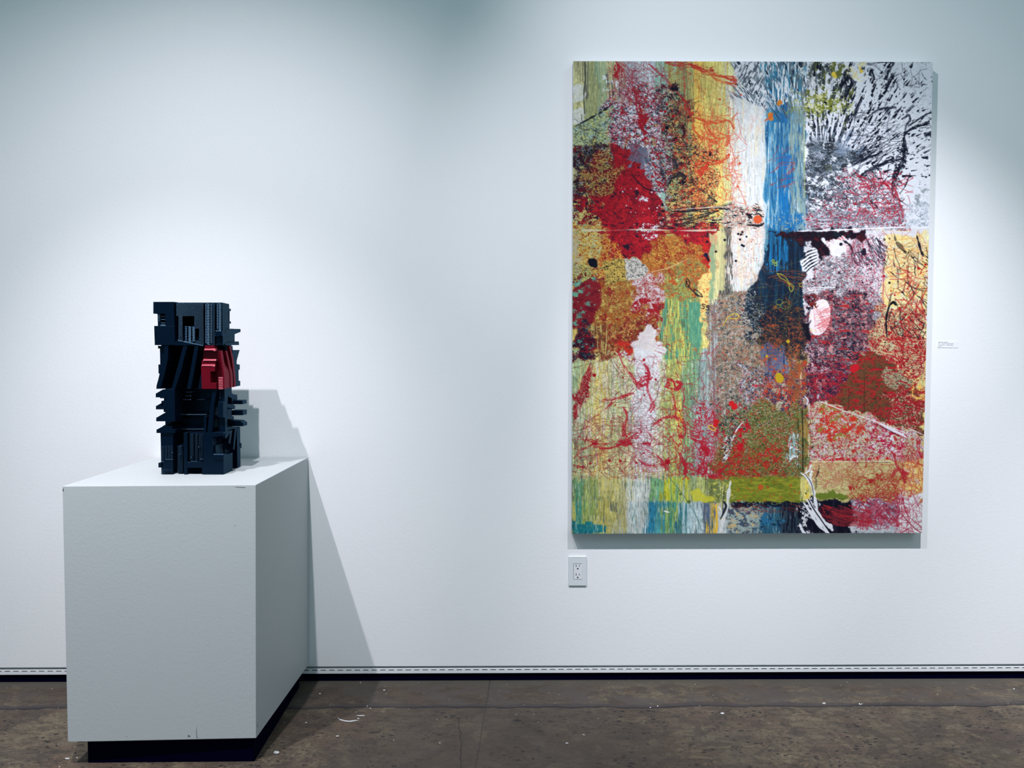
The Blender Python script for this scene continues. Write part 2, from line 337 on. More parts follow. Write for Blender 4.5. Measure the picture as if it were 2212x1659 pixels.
m = MB(); side(m, XR, .04, [(502, 756), (517.6, 756), (511.4, 779), (511.4, 786.5), (518, 787.4), (518, 798.6), (515.4, 799), (515.6, 822), (519, 823), (519, 833.2), (506, 835.5), (503, 800)]); side(m, XR - .01, .03, [(496, 746.5), (502.4, 747), (503, 757), (497, 757)])
m.build('side_plate', BLACK, b2)

# --- the red corner
rd = MB(); front(rd, YF + .028, .09, [(439, 756), (472, 756), (484.5, 800), (485, 839), (437, 839)])
side(MB(), XR - .012, .05, [(486, 748), (502, 748), (505, 775), (509, 835), (490, 838.5)]).build('side_panel', BLACK, b2)
rd = rd.build('red_block', RED, sc); rd['label'] = 'glossy red block set into the right corner of the black tower'
for yq, dq, p in ((YF + .008, .03, [(443, 746.4), (461, 746.4), (463.6, 753.4), (441.4, 753.4)]), (YF + .002, .03, [(435.8, 779.4), (464.6, 779.4), (465, 787), (435.4, 787)]), (YF - .004, .05, [(434, 790.4), (464, 790.4), (464, 802.4), (454.2, 802.4), (455, 827), (467, 827), (467.6, 840), (436, 840)])): front(MB(), yq, dq, p).build('stepped_face', RED, rd, bevel=.0003)
for (x0, x1, yy, h, y0, dd) in ((441, 465, 753.0, 3.4, YF + .002, .020), (438.6, 466.4, 775.8, 3.4, YF - .002, .024), (435.4, 464.4, 787.2, 3.2, YF - .006, .020), (461, 466, 756.4, 1.6, YF + .002, .012), (459.4, 464.4, 790, 1.8, YF - .006, .008)):
    row('ledge', rd, RED, y0, dd, x0, x1, (yy,), h, 0)
for v in fr(780.2, 812, 2.8): front(MB(), YF + .018, .010, R4(468, v, 480.6, v + 1.1)).build('rung', RED, rd)
for v in fr(814.6, 840, 3.5): row('rung', rd, RED, YF + .006, .020, 471.8, 484.2, (v,), 1.7, -.2)
for v in (823, 827.4, 831.6, 835.6): side(MB(), XR - .006, .012, R4(488.6, v, 500, v + 1.8)).build('rung', RED, rd)
for v in (823, 827, 831): side(MB(), XR - .006, .012, R4(505, v, 508, v + 1.6)).build('rung', RED, rd)
for p in ([(475.6, 758), (478.8, 758), (483, 784), (486.8, 812), (487, 838.6), (483.6, 838.6), (483.4, 813), (479.6, 786)], [(487.4, 758), (490.8, 758), (496.4, 782), (501.2, 809), (501.2, 837), (498.4, 837), (498, 811), (492.6, 784)], [(495.4, 748), (498.2, 748), (504.4, 776), (509.2, 820), (508.6, 835.6), (506, 835.6), (506.2, 820), (501, 776)]):
    (front(MB(), YF + .004, .016, [(a - (2.2 if a < 487.1 and i not in (0,) else .8), b) for i, (a, b) in enumerate(p)]) if p[0][0] < 480 else side(MB(), XR + .001, .010, p)).build('fin', RED, rd)

# --- third block
b3 = MB(); core(b3, .110, 357, 838.6, 934, 500)
b3 = b3.build('carved_block', BLACK, sc, bevel=.0004)
m = MB(); front(m, YF, .16, [(358, 841), (377.6, 841), (378, 908), (358, 908)]); m.build('side_panel', BLACK, b3, bevel=.0004)
m = MB(); front(m, YF + .004, .15, R4(348.6, 866, 359, 877.5), R4(353.4, 884, 359, 890), R4(354, 858, 359, 866)); m.build('stub', BLACK, b3)
for p in ([(336.4, 849.8), (359, 849.8), (359, 860.4), (346.6, 860.4), (345, 858.4), (336.4, 858.4)], R4(336.8, 876.6, 359, 884.4), R4(337.4, 902, 378.4, 910.2)):
    tb = front(MB(), YF - .0015, .155, p)
    if p[0][1] < 860: front(tb, YF + .004, .10, [(336.8, 850), (352, 841.2), (360, 841), (360, 850.4)])
    elif p[0][1] > 890: front(tb, YF + .004, .10, [(337.8, 902.2), (355.6, 892), (360, 892), (360, 902.6)])
    else: front(tb, YF + .004, .10, [(337.2, 877), (348, 871), (352, 871), (352, 877.2)])
    tb.build('tooth', BLACK, b3)
for p in ([(459, 840.5), (468.4, 840.5), (462, 880), (458, 934), (447.8, 934), (453, 884)], [(441, 900), (446, 900), (445, 934), (440, 934)]):
    front(MB(), YF + .004, .11, p).build('rib', BLACK, b3, bevel=.0004)
for x0, x1, yy in ((398.6, 415, 846.4), (400.4, 414, 854.4), (392.6, 413, 862.4), (425.6, 441, 862.4), (391, 446, 894.8), (394, 445.6, 926.4)):
    xx = x0
    m = MB()
    while xx < x1: dashes(m, YF + .050, .062, xx, xx + 1.9, (yy,), 1.3, .2); xx += 3.5
    m.build('bright_edge', BLACK, b3)
for k in range(5): row('bright_edge', b3, BLACK, YF + .012, .10, 474.4 - k * .2, 476.6 - k * .2, (842.6 + 3.9 * k,), 1.2, -.3)
m = MB(); side(m, XR, .018, [(485, 840), (492.4, 840), (492.2, 866), (491, 880), (491.4, 934), (488, 939), (486.6, 938), (486.2, 902), (482, 901.6), (482, 869), (485, 867)]); m.build('post', BLACK, b3, bevel=.0004)
for p in ([(491.6, 847.6), (502, 850), (508, 852.6), (512.4, 852.4), (513, 862), (507, 871), (500, 873), (501, 860.4), (491.6, 856)], [(491, 872), (504, 873.4), (508.2, 877), (507.4, 883.6), (491, 880)], [(491, 897.8), (504.6, 899), (505.6, 901), (505, 907.4), (491, 905)]):
    side(MB(), XR - .002, .05, p).build('arm', BLACK, b3, bevel=.0004)
for p, yy in (([(500, 865.2), (523.8, 865.2), (524, 873.2), (500, 873.2)], -.300), ([(500, 886.6), (524.4, 886.6), (524.6, 897), (500, 897)], -.310), ([(490, 908), (518, 909.4), (525, 914), (525.2, 920.8), (490, 921)], -.320)):
    q = px_front(p, yy); MB().prism(q, (0, .045, 0)).build('tooth', BLACK, b3, bevel=.0006)

# --- fourth block
b4 = MB(); core(b4, .085, 351, 932, 1034, 503)
b4 = b4.build('carved_block', BLACK, sc, bevel=.0004)
m = MB(); front(m, YF - .0015, .155, R4(338, 927.6, 378.6, 935.4)); front(m, YF + .004, .1, [(338.6, 928), (352, 920.6), (372, 921), (372, 928.2)]); m.build('tooth', BLACK, b4)
m = MB(); front(m, YF + .05, .12, [(352, 920), (366, 913), (372, 913), (372, 928), (352, 928)]); front(m, YF + .10, .07, [(364, 914), (374, 909), (382, 909), (382, 919), (364, 919)]); m.build('step', BLACK, b4, bevel=.0004)
m = MB(); front(m, YF + .006, .14, [(346.6, 935), (374, 935), (374, 1026.6), (348.6, 1026.6)], R4(342, 1000, 352, 1010)); m.build('side_panel', BLACK, b4, bevel=.0004)
m = MB(); ridges(m, YF + .002, .005, [(349, 962, 354, 996), (356, 962, 361, 993), (363, 962, 367, 993), (368, 962, 373, 993), (350, 1012, 373, 1025)], 3.4, 1.3)
front(m, YF + .024, .065, R4(408, 935, 438.5, 1027), R4(383, 962, 397, 1027)); ridges(m, YF + .012, .008, [(410, 935, 418, 994), (421, 935, 427, 994), (429, 936, 438, 996), (409, 1012, 438, 1025), (384, 962, 395, 1024)], 3.4, 1.3); m.build('ridged_panel', BLACK, b4)
for xx, yy in [(357 + 3.5 * k, 991.6) for k in range(5)] + [(349, 996), (352, 996)] + [(413 + 3.6 * k, 995.6) for k in range(4)] + [(433, 990.6), (436.6, 991), (389.6, 962.4), (371, 977), (387.6, 980.6), (428, 964.6), (411.6, 987), (407, 998)]:
    row('bright_edge', b4, BLACK, YF + .0, .010, xx, xx + 2, (yy,), 1.4, .4)
m = MB(); front(m, YF + .001, .09, [(396.6, 935), (404.4, 935), (404.6, 1027), (397.6, 1027)], R4(404, 998, 439.6, 1010.4), R4(436.4, 1010, 440, 1027)); m.build('rib', BLACK, b4, bevel=.0004)
m = MB(); front(m, YF - .001, .09, [(438.6, 935), (458.6, 935), (459, 985), (483, 985), (483, 1027), (440, 1027)], [(458, 934.6), (481, 934.6), (481, 941.8), (459, 943.8)]); m.build('front_panel', BLACK, b4, bevel=.0004)
m = MB(); front(m, YF - .007, .04, [(461, 983), (482.6, 983), (482.6, 992), (461.6, 992)]); dashes(m, YF - .007, .016, 460.2, 482.4, (980.4,), 2.2, 0); m.build('ledge', BLACK, b4, bevel=.0003)
front(MB(), YF + .012, .07, [(456, 962), (466, 962), (467, 985), (456, 985)]).build('stub', BLACK, b4); front(MB(), YF - .002, .03, [(481, 939), (487, 938), (487, 944), (481, 944)]).build('stub', BLACK, b4)
for p in ([(490.4, 985), (494, 986.6), (493, 1000), (491.6, 1022.4), (487.8, 1024)], [(500.4, 1004.6), (503.2, 1005), (501.6, 1018.6), (498.6, 1019.6)], [(498, 930), (502, 929), (497.4, 959), (494, 957)], [(507.6, 926), (511.6, 924.6), (506.4, 971.4), (503.6, 970.6)], [(488, 934), (492.2, 934), (489.4, 948), (486, 945)], [(484, 985), (485.6, 985), (483.6, 1026), (482.6, 1026)]):
    side(MB(), XR, .024, p).build('fin', BLACK, b4, bevel=.0003)
m = MB(); side(m, XR, .04, [(511.8, 922.6), (518.8, 922.2), (519.8, 1007), (513, 1011.5)], [(517, 957), (522, 957), (522, 967.4), (518, 969.6)]); m.build('post', BLACK, b4, bevel=.0004)
m = MB(); side(m, XR, .03, [(491, 923), (518.6, 921.6), (518.6, 924), (500, 927), (491, 930)]); m.build('arm', BLACK, b4, bevel=.0004); side(MB(), XR - .004, .02, [(484, 997.4), (490, 997), (490, 999), (484, 999.4)]).build('arm', BLACK, b4)

MB.zmin = None
# ------------------------------------------------------------------ painting
X0C, Z1C, WC, HC, TC = .2575, 2.4224, 1.375, 1.8169, .045
pt = thing('abstract_painting', (X0C + WC / 2, -TC / 2, Z1C - HC / 2), 'large unframed abstract canvas of crimson tangles and black splatter on white wall', 'painting')
# ---------------------------------------------------------------- the painted canvas, worked out stroke by stroke
def make_painting():
    """Colour of every point of the canvas face; all strokes are given on a 777 x 1020 sheet
    whose upper left corner is (1237,132)."""
    PW, PH = 777, 1020
    X0, Y0 = 1237.0, 132.0
    rg = np.random.RandomState(7)
    YY, XX = np.mgrid[0:PH, 0:PW].astype(np.float32)
    XX = XX + X0; YY = YY + Y0
    img = np.full((PH, PW, 3), .72, np.float32)
    def col(c): return np.array(c, np.float32) / 255.0
    def up(g, h, w):
        gh, gw = g.shape
        y = np.linspace(0, gh - 1.001, h); x = np.linspace(0, gw - 1.001, w)
        yi = y.astype(int); xi = x.astype(int)
        fy = (y - yi); fx = (x - xi); fy = fy * fy * (3 - 2 * fy); fx = fx * fx * (3 - 2 * fx)
        r = g[yi] * (1 - fy[:, None]) + g[yi + 1] * fy[:, None]
        return (r[:, xi] * (1 - fx) + r[:, xi + 1] * fx).astype(np.float32)
    def noise(h, w, sx, sy, octv=3, gain=.55):
        o = np.zeros((h, w), np.float32); a = 1; t = 0
        for k in range(octv):
            cx = max(sx / 2 ** k, 1.0); cy = max(sy / 2 ** k, 1.0)
            g = rg.randn(int(h / cy) + 3, int(w / cx) + 3)
            o += a * up(g, h, w); t += a * a; a *= gain
        return o / math.sqrt(t) * 1.35
    NB = {}
    fine = noise(PH, PW, 3.2, 3.2, 3, .9)
    def ss(x, a, b):
        t = np.clip((x - a) / (b - a), 0, 1); return t * t * (3 - 2 * t)
    def warp(s):
        if s not in NB: NB[s] = (noise(PH, PW, s, s, 3), noise(PH, PW, s, s, 3))
        return NB[s]
    def poly(pts, rough=4, rs=14, feather=2):
        """soft mask of a torn-edged polygon -> (slice, mask)"""
        xs = [p[0] for p in pts]; ys = [p[1] for p in pts]; m = rough * 3 + feather * 2 + 3
        x0 = int(max(min(xs) - X0 - m, 0)); x1 = int(min(max(xs) - X0 + m, PW)); y0 = int(max(min(ys) - Y0 - m, 0)); y1 = int(min(max(ys) - Y0 + m, PH))
        if x1 - x0 < 2 or y1 - y0 < 2: return (slice(0, 1), slice(0, 1)), np.zeros((1, 1), np.float32)
        sl = (slice(y0, y1), slice(x0, x1))
        wx, wy = warp(rs)
        PX = XX[sl] + wx[sl] * rough; PY = YY[sl] + wy[sl] * rough
        ins = np.zeros(PX.shape, bool); n = len(pts); j = n - 1
        for i in range(n):
            xi, yi = pts[i]; xj, yj = pts[j]
            if yi != yj:
                c = ((yi > PY) != (yj > PY)) & (PX < (xj - xi) * (PY - yi) / (yj - yi) + xi)
                ins ^= c
            j = i
        M = ins.astype(np.float32)
        for _ in range(int(feather)):
            P = np.pad(M, 1, mode='edge')
            M = (P[:-2, 1:-1] + P[2:, 1:-1] + P[1:-1, :-2] + P[1:-1, 2:] + 2 * M) / 6
        if rough >= 4: # scumbled, dry-brushed edge
            for _ in range(int(rough * 1.2)):
                P = np.pad(M, 2, mode='edge')
                M = (P[:-4, 2:-2] + P[4:, 2:-2] + P[2:-2, :-4] + P[2:-2, 4:] + 2 * M) / 6
            M = ss(M + fine[sl] * .17 * np.minimum(1, 4 * M * (1 - M) + .0), .3, .7)
        return sl, M
    def rect(x0, y0, x1, y1, **k): return poly([(x0, y0), (x1, y0), (x1, y1), (x0, y1)], **k)
    def ell(cx, cy, rx, ry, a=0, **k):
        c, s = math.cos(math.radians(a)), math.sin(math.radians(a))
        return poly([(cx + rx * math.cos(t) * c - ry * math.sin(t) * s, cy + rx * math.cos(t) * s + ry * math.sin(t) * c) for t in np.linspace(0, 6.28, 28, endpoint=False)], **k)
    def put(sl, M, c):
        c = col(c) if len(np.shape(c)) == 1 else c
        img[sl] = img[sl] * (1 - M[..., None]) + c * M[..., None]
    def ss(x, a, b):
        t = np.clip((x - a) / (b - a), 0, 1); return t * t * (3 - 2 * t)
    def tex(kind, shape, cov, s):
        h, w = shape
        if kind == 'b': n = noise(h, w, s * 1.5, s * 1.3, 4, .85)
        elif kind == 'v': n = noise(h, w, s, s * 14, 2)
        elif kind == 'h': n = noise(h, w, s * 7, s, 3)
        elif kind == 'd': # strokes leaning down to the left
            n = noise(h + w, w, s, s * 5, 2); ii = np.arange(h)[:, None]; jj = np.arange(w)[None, :]
            n = n[(ii + (w - 1 - jj) * 0) % (h + w), (jj + (ii // 2)) % w]
        elif kind == 'r':
            n = -np.minimum(np.abs(noise(h, w, s, s, 2)), np.abs(noise(h, w, s * 1.4, s * .9, 2)))
        if kind in 'br': n = n + noise(h, w, 1.5, 1.5, 1) * (.22 if kind == 'b' else .09)
        q = np.quantile(n[::3, ::3] if n.size > 900 else n, 1 - cov) if n.size > 8 else 0
        sd = n.std() + 1e-6
        return ss(n, q - .3 * sd, q + .3 * sd)
    def lay(area, *cs):
        """cs: (colour, kind, coverage, size[, alpha]) painted one over the other inside the area"""
        sl, M = area
        for c in cs:
            a = c[4] if len(c) > 4 else 1.0
            put(sl, M * (tex(c[1], M.shape, c[2], c[3]) if c[1] != 'f' else 1.0) * a, c[0])
    # ---- strokes
    def dots(px, py, rad, c, a=1.0):
        """stamp little round marks; arrays"""
        px = np.asarray(px, np.float32) - X0; py = np.asarray(py, np.float32) - Y0; rad = np.asarray(rad, np.float32) * np.ones_like(px)
        L = np.zeros((PH, PW), np.float32); R = int(math.ceil(rad.max() + 1))
        ix = np.floor(px).astype(int); iy = np.floor(py).astype(int)
        for dy in range(-R, R + 1):
            for dx in range(-R, R + 1):
                x = ix + dx; y = iy + dy
                d = np.hypot(x - px, y - py); v = np.clip(rad - d + .5, 0, 1)
                k = (x >= 0) & (x < PW) & (y >= 0) & (y < PH) & (v > 0)
                if k.any(): np.maximum.at(L, (y[k], x[k]), v[k])
        M = L[..., None] * a
        np.copyto(img, img * (1 - M) + col(c) * M)
    def smooth(pts, n):
        P = np.array(pts, float); t = np.linspace(0, len(P) - 1, n); i = np.clip(t.astype(int), 0, len(P) - 2); f = (t - i)[:, None]
        p0 = P[np.clip(i - 1, 0, None)]; p1 = P[i]; p2 = P[i + 1]; p3 = P[np.clip(i + 2, None, len(P) - 1)]
        return .5 * (2 * p1 + (p2 - p0) * f + (2 * p0 - 5 * p1 + 4 * p2 - p3) * f ** 2 + (3 * p1 - p0 - 3 * p2 + p3) * f ** 3)
    def stroke(pts, w, c, a=1.0, taper=True, jit=.0):
        P = np.array(pts, float); ln = np.hypot(*np.diff(P, axis=0).T).sum(); n = int(ln * 1.6) + 4
        Q = smooth(P, n); t = np.linspace(0, 1, n)
        ww = w * (np.sin(np.pi * np.clip(t, .03, .97)) ** .5 if taper else 1.0) * np.ones(n)
        if jit: ww = ww * (1 + jit * np.interp(t, np.linspace(0, 1, 14), rg.randn(14)))
        dots(Q[:, 0], Q[:, 1], np.maximum(ww / 2, .25), c, a)
    def clot(path, w, c, a=.9, dens=1.0):
        """a thick thrown mark: a core broken by the weave plus strands running along it"""
        P = np.array(path, float); ln = np.hypot(*np.diff(P, axis=0).T).sum()
        AX = []; AY = []; AR = []
        Q = smooth(P, int(ln) + 6); T = np.gradient(Q, axis=0); T /= np.hypot(T[:, 0], T[:, 1])[:, None] + 1e-6
        prof = w * (.35 + .65 * np.interp(np.linspace(0, 1, len(Q)), np.linspace(0, 1, 9), rg.rand(9)))
        for k in range(int((ln * .16 + w * 1.6) * dens) + 3):
            m = rg.randint(8, 30); i0 = rg.randint(0, max(1, len(Q) - 4)); i1 = min(len(Q), i0 + m)
            off = rg.randn() * .42; drift = np.linspace(0, rg.randn() * .5, i1 - i0); o = (off + drift) * prof[i0:i1] + np.cumsum(rg.randn(i1 - i0)) * .22
            AX.append(Q[i0:i1, 0] - T[i0:i1, 1] * o); AY.append(Q[i0:i1, 1] + T[i0:i1, 0] * o); AR.append((.4 + rg.rand() ** 2 * w * .12) * (.5 + np.interp(np.arange(i1 - i0), np.linspace(0, i1 - i0, 6), rg.rand(6))))
        dots(np.concatenate(AX), np.concatenate(AY), np.concatenate(AR), c, a)
    def tangle(n, area, c, w=.7, length=60, curl=.35, ang=None, spread=3.14, a=.85, clump=0):
        """n thrown thread-like lines inside an area (x0,y0,x1,y1)"""
        x0, y0, x1, y1 = area; AX = []; AY = []; AR = []
        for k in range(n):
            m = int(length * (0.4 + rg.rand()) / .7)
            th = (ang if ang is not None else rg.rand() * 6.28) + (rg.rand() - .5) * spread
            dth = np.cumsum(rg.randn(m) * .02 * curl * 4 + (rg.rand() - .5) * .05 * curl) + th
            if clump: bx = x0 + (x1 - x0) * np.clip(.5 + rg.randn() * .22, 0, 1); by = y0 + (y1 - y0) * np.clip(.5 + rg.randn() * .22, 0, 1)
            else: bx = x0 + (x1 - x0) * rg.rand(); by = y0 + (y1 - y0) * rg.rand()
            xs = bx + np.cumsum(np.cos(dth)) * .7; ys = by + np.cumsum(np.sin(dth)) * .7
            r = w / 2 * (.6 + .8 * rg.rand()) * (1 + (.9 * (np.interp(np.arange(m), np.linspace(0, m, 7), rg.rand(7)) > .78)))
            k2 = (xs > x0 - 12) & (xs < x1 + 12) & (ys > y0 - 10) & (ys < y1 + 6)
            AX.append(xs[k2]); AY.append(ys[k2]); AR.append((r * np.ones(m))[k2])
        dots(np.concatenate(AX), np.concatenate(AY), np.concatenate(AR), c, a)
    def spat(n, area, c, r=(.5, 2), cen=None, stretch=3, a=1.0, fall=None):
        """splashes; with a centre they are thrown outward from it"""
        x0, y0, x1, y1 = area
        bx = x0 + (x1 - x0) * rg.rand(n); by = y0 + (y1 - y0) * rg.rand(n)
        if cen is not None:
            k = np.hypot(bx - cen[0], by - cen[1]) > 105; bx = bx[k]; by = by[k]; n = len(bx)
        if fall is not None:
            d = np.hypot(bx - cen[0], by - cen[1]); k = rg.rand(n) < np.exp(-(d / fall) ** 2); bx = bx[k]; by = by[k]; n = len(bx)
        rr = r[0] + (r[1] - r[0]) * rg.rand(n) ** 3
        AX = []; AY = []; AR = []
        for i in range(n):
            if cen is None: th = rg.rand() * 6.28; st = rr[i] * .6
            else: th = math.atan2(by[i] - cen[1], bx[i] - cen[0]) + rg.randn() * .08; st = stretch * rr[i] * (.3 + 1.6 * rg.rand())
            m = int(st * 2) + 2; t = np.linspace(0, 1, m)
            AX.append(bx[i] + math.cos(th) * st * t); AY.append(by[i] + math.sin(th) * st * t); AR.append(np.maximum(rr[i] * (1 - .75 * t), .35))
        dots(np.concatenate(AX), np.concatenate(AY), np.concatenate(AR), c, a)
    RED = (188, 28, 44); CRI = (168, 22, 40); ORG = (214, 74, 44); BLK = (12, 14, 34); WHT = (232, 236, 244); CHA = (70, 78, 86)
    YEL = (238, 204, 112); CRM = (228, 220, 172); KHA = (196, 192, 136); GRN = (150, 172, 128); TEA = (112, 168, 150); OCH = (196, 148, 60)
    # ---- 1 the striped ground, top to bottom
    def stripes(y0, y1, L, s=2.2, streak=.35, rough=2):
        for i, (x, c) in enumerate(L):
            x2 = L[i + 1][0] if i + 1 < len(L) else 2016
            lay(rect(x - 3, y0 - (8 if y0 < 140 else 0), x2 + (3 if x2 < 2010 else 9), y1, rough=rough, rs=60, feather=5), (c, 'f', 1, 1), ((min(255, (c[0] + L[(i + 1) % len(L)][1][0]) / 2), (c[1] + L[(i + 1) % len(L)][1][1]) / 2, (c[2] + L[(i + 1) % len(L)][1][2]) / 2), 'v', .3, 5, .6),
                (tuple(min(255, v * 1.14 + 8) for v in c), 'v', streak, s, .6), (tuple(v * .8 for v in c), 'v', streak * .7, s, .5), (tuple(v * .62 for v in c), 'v', .06, s * .6, .6))
    stripes(132, 500, [(1237, (202, 198, 146)), (1262, (112, 112, 100)), (1267, (168, 172, 122)), (1290, (150, 170, 136)), (1306, (188, 186, 140)), (1328, (176, 176, 158)), (1350, (178, 198, 204)),
        (1376, (196, 208, 214)), (1412, (150, 186, 174)), (1446, (176, 176, 112)), (1470, (140, 142, 100)), (1482, (172, 176, 112)), (1495, (246, 200, 100)), (1516, (222, 208, 120)), (1540, (232, 212, 124)), (1568, (226, 222, 160)),
        (1580, (234, 234, 216)), (1604, (236, 238, 238)), (1636, (210, 222, 226)), (1650, (96, 158, 190)), (1662, (50, 126, 172)), (1682, (36, 104, 156)), (1706, (104, 146, 164)), (1724, (124, 152, 150)), (1738, (226, 230, 238))])
    stripes(488, 780, [(1237, (204, 188, 110)), (1300, (196, 140, 62)), (1380, (180, 96, 48)), (1432, (176, 160, 84)), (1462, (150, 172, 108)), (1486, (96, 152, 122)), (1512, (234, 216, 134)), (1532, (150, 176, 138)),
        (1543, (222, 214, 156)), (1564, (112, 112, 104)), (1578, (226, 222, 210)), (1604, (234, 234, 234)), (1645, (96, 150, 170)), (1660, (34, 84, 112)), (1700, (22, 60, 88)), (1738, (206, 206, 214)), (1905, (236, 224, 166))])
    stripes(748, 1040, [(1237, (168, 190, 142)), (1256, (208, 206, 140)), (1290, (226, 206, 122)), (1312, (196, 202, 140)), (1345, (212, 212, 158)), (1372, (220, 224, 222)), (1418, (206, 212, 178)), (1440, (176, 192, 112)),
        (1462, (206, 202, 106)), (1474, (128, 168, 118)), (1496, (120, 160, 136)), (1512, (140, 164, 162)), (1532, (176, 188, 182)), (1545, (150, 144, 124)), (1600, (176, 172, 150)), (1720, (150, 120, 60)), (1745, (206, 196, 160)), (1950, (230, 212, 140))])
    stripes(1024, 1084, [(1237, (150, 168, 112)), (1250, (92, 150, 112)), (1262, (158, 172, 104)), (1298, (200, 190, 116)), (1330, (190, 184, 128)), (1348, (204, 202, 168)), (1372, (198, 202, 196)), (1408, (110, 164, 128)),
        (1432, (190, 190, 60)), (1452, (168, 180, 70)), (1462, (108, 160, 118)), (1474, (188, 188, 70)), (1492, (150, 166, 116)), (1512, (188, 194, 120)), (1530, (120, 130, 80)), (1560, (206, 204, 130)), (1576, (128, 140, 42)),
        (1640, (122, 132, 44)), (1726, (214, 204, 122)), (1762, (204, 198, 134)), (1832, (186, 172, 102)), (1948, (240, 212, 110))])
    stripes(1082, 1156, [(1237, (176, 176, 96)), (1252, (70, 150, 140)), (1262, (150, 170, 96)), (1290, (196, 186, 104)), (1330, (182, 176, 120)), (1350, (192, 196, 190)), (1404, (48, 132, 164)), (1424, (70, 140, 150)), (1436, (132, 166, 100)),
        (1452, (66, 140, 124)), (1462, (170, 182, 92)), (1470, (52, 120, 130)), (1480, (160, 186, 190)), (1500, (188, 204, 206)), (1520, (92, 106, 132)), (1542, (214, 182, 78)), (1554, (196, 202, 204)), (1576, (150, 166, 168)),
        (1640, (48, 98, 124)), (1690, (48, 66, 82)), (1724, (16, 18, 34)), (1850, (176, 180, 190)), (1950, (226, 228, 230))])
    lay(rect(1405, 1080, 1450, 1092, rough=3), ((56, 130, 150), 'v', .7, 3, .7))
    lay(poly([(1237, 1126), (1262, 1128), (1290, 1134), (1310, 1142), (1300, 1152), (1237, 1152)], rough=3), ((34, 126, 134), 'f', 1, 1), ((70, 150, 150), 'v', .3, 2, .6), ((18, 96, 116), 'b', .3, 6, .6))
    dx = noise(PH, PW, 2.4, 70, 2) * 5.5 + noise(PH, PW, 9, 120, 2) * 4
    xi = np.clip(XX - X0 + dx, 0, PW - 1).astype(int); yi0 = (YY - Y0).astype(int)
    edge = ss(np.abs(YY - 1027), 2, 9) * 0 + 1
    img[:] = img[yi0, xi]
    v1 = noise(PH, PW, 1.5, 40, 2) * .035 + noise(PH, PW, 5, 90, 2) * .03; img[:] = np.clip(img * (1 + v1[..., None]), 0, 1)
    lay(rect(1237, 1020, 2016, 1160, rough=1), ((210, 214, 206), 'v', .10, 1.6, .55), ((64, 96, 84), 'v', .10, 1.4, .5))
    lay(rect(1237, 748, 1545, 1030, rough=1), ((226, 228, 214), 'v', .14, 1.6, .6), ((104, 140, 120), 'v', .12, 1.4, .55))
    # ---- 2 upper left
    for y0, y1 in ((180, 216), (232, 262)):
        lay(rect(1237, y0, 1262, y1, rough=3), ((224, 226, 224), 'f', 1, 1, .9), ((200, 204, 176), 'b', .3, 5, .7))
    stroke([(1263, 134), (1264, 170), (1261, 205), (1263, 243)], 3, (60, 66, 62), .8, False, .4)
    lay(rect(1310, 176, 1420, 224, rough=9, rs=20), (WHT, 'b', .35, 7), (CHA, 'v', .16, 2))
    lay(poly([(1308, 220), (1345, 175), (1420, 182), (1440, 240), (1432, 320), (1465, 360), (1440, 420), (1395, 400), (1368, 340), (1330, 318), (1306, 330)], rough=9, rs=20),
        ((222, 226, 236), 'f', 1, 1), ((182, 186, 200), 'b', .35, 9), (CHA, 'r', .36, 7), ((40, 44, 62), 'r', .24, 5), (WHT, 'b', .24, 5), ((190, 160, 110), 'b', .08, 8, .8), (CRI, 'r', .10, 9), (CRI, 'b', .05, 7))
    lay(poly([(1418, 184), (1462, 178), (1468, 230), (1456, 300), (1430, 270)], rough=7), (CHA, 'b', .5, 5), (BLK, 'b', .3, 6), ((200, 200, 170), 'r', .2, 6))
    lay(poly([(1430, 250), (1500, 190), (1505, 300), (1560, 330), (1545, 400), (1530, 470), (1440, 480), (1440, 380)], rough=10, rs=24), ((232, 204, 120), 'b', .3, 10, .8), ((54, 52, 52), 'r', .3, 6), (BLK, 'b', .13, 6), ((196, 60, 40), 'r', .16, 7), ((150, 180, 140), 'b', .1, 8, .7))
    lay(rect(1405, 300, 1448, 420, rough=12, rs=20), ((200, 204, 210), 'b', .4, 7), (CHA, 'r', .34, 5), (CRI, 'b', .2, 5))
    lay(poly([(1237, 270), (1325, 225), (1312, 330), (1237, 330)], rough=3), ((176, 194, 150), 'f', 1, 1, .8), ((150, 180, 184), 'b', .25, 10, .6), ((214, 210, 110), 'b', .14, 9, .8), ((50, 60, 60), 'r', .16, 12, .8))
    stroke([(1238, 272), (1275, 252), (1300, 238), (1322, 222)], 3.2, (22, 26, 36), .9, True, .5)
    tangle(26, (1238, 255, 1310, 325), (30, 34, 40), .7, 60, .2)
    lay(poly([(1237, 322), (1290, 316), (1330, 300), (1370, 330), (1340, 400), (1300, 440), (1237, 450)], rough=10, rs=24), ((96, 100, 108), 'f', 1, 1, .8), ((150, 156, 164), 'b', .3, 8, .8), ((30, 34, 48), 'b', .3, 7), ((190, 186, 110), 'b', .22, 7), ((110, 26, 38), 'b', .28, 12), ((30, 34, 48), 'r', .2, 6))
    lay(poly([(1237, 330), (1300, 310), (1330, 380), (1300, 470), (1237, 480)], rough=10), ((60, 26, 40), 'b', .4, 8), (BLK, 'r', .16, 6))
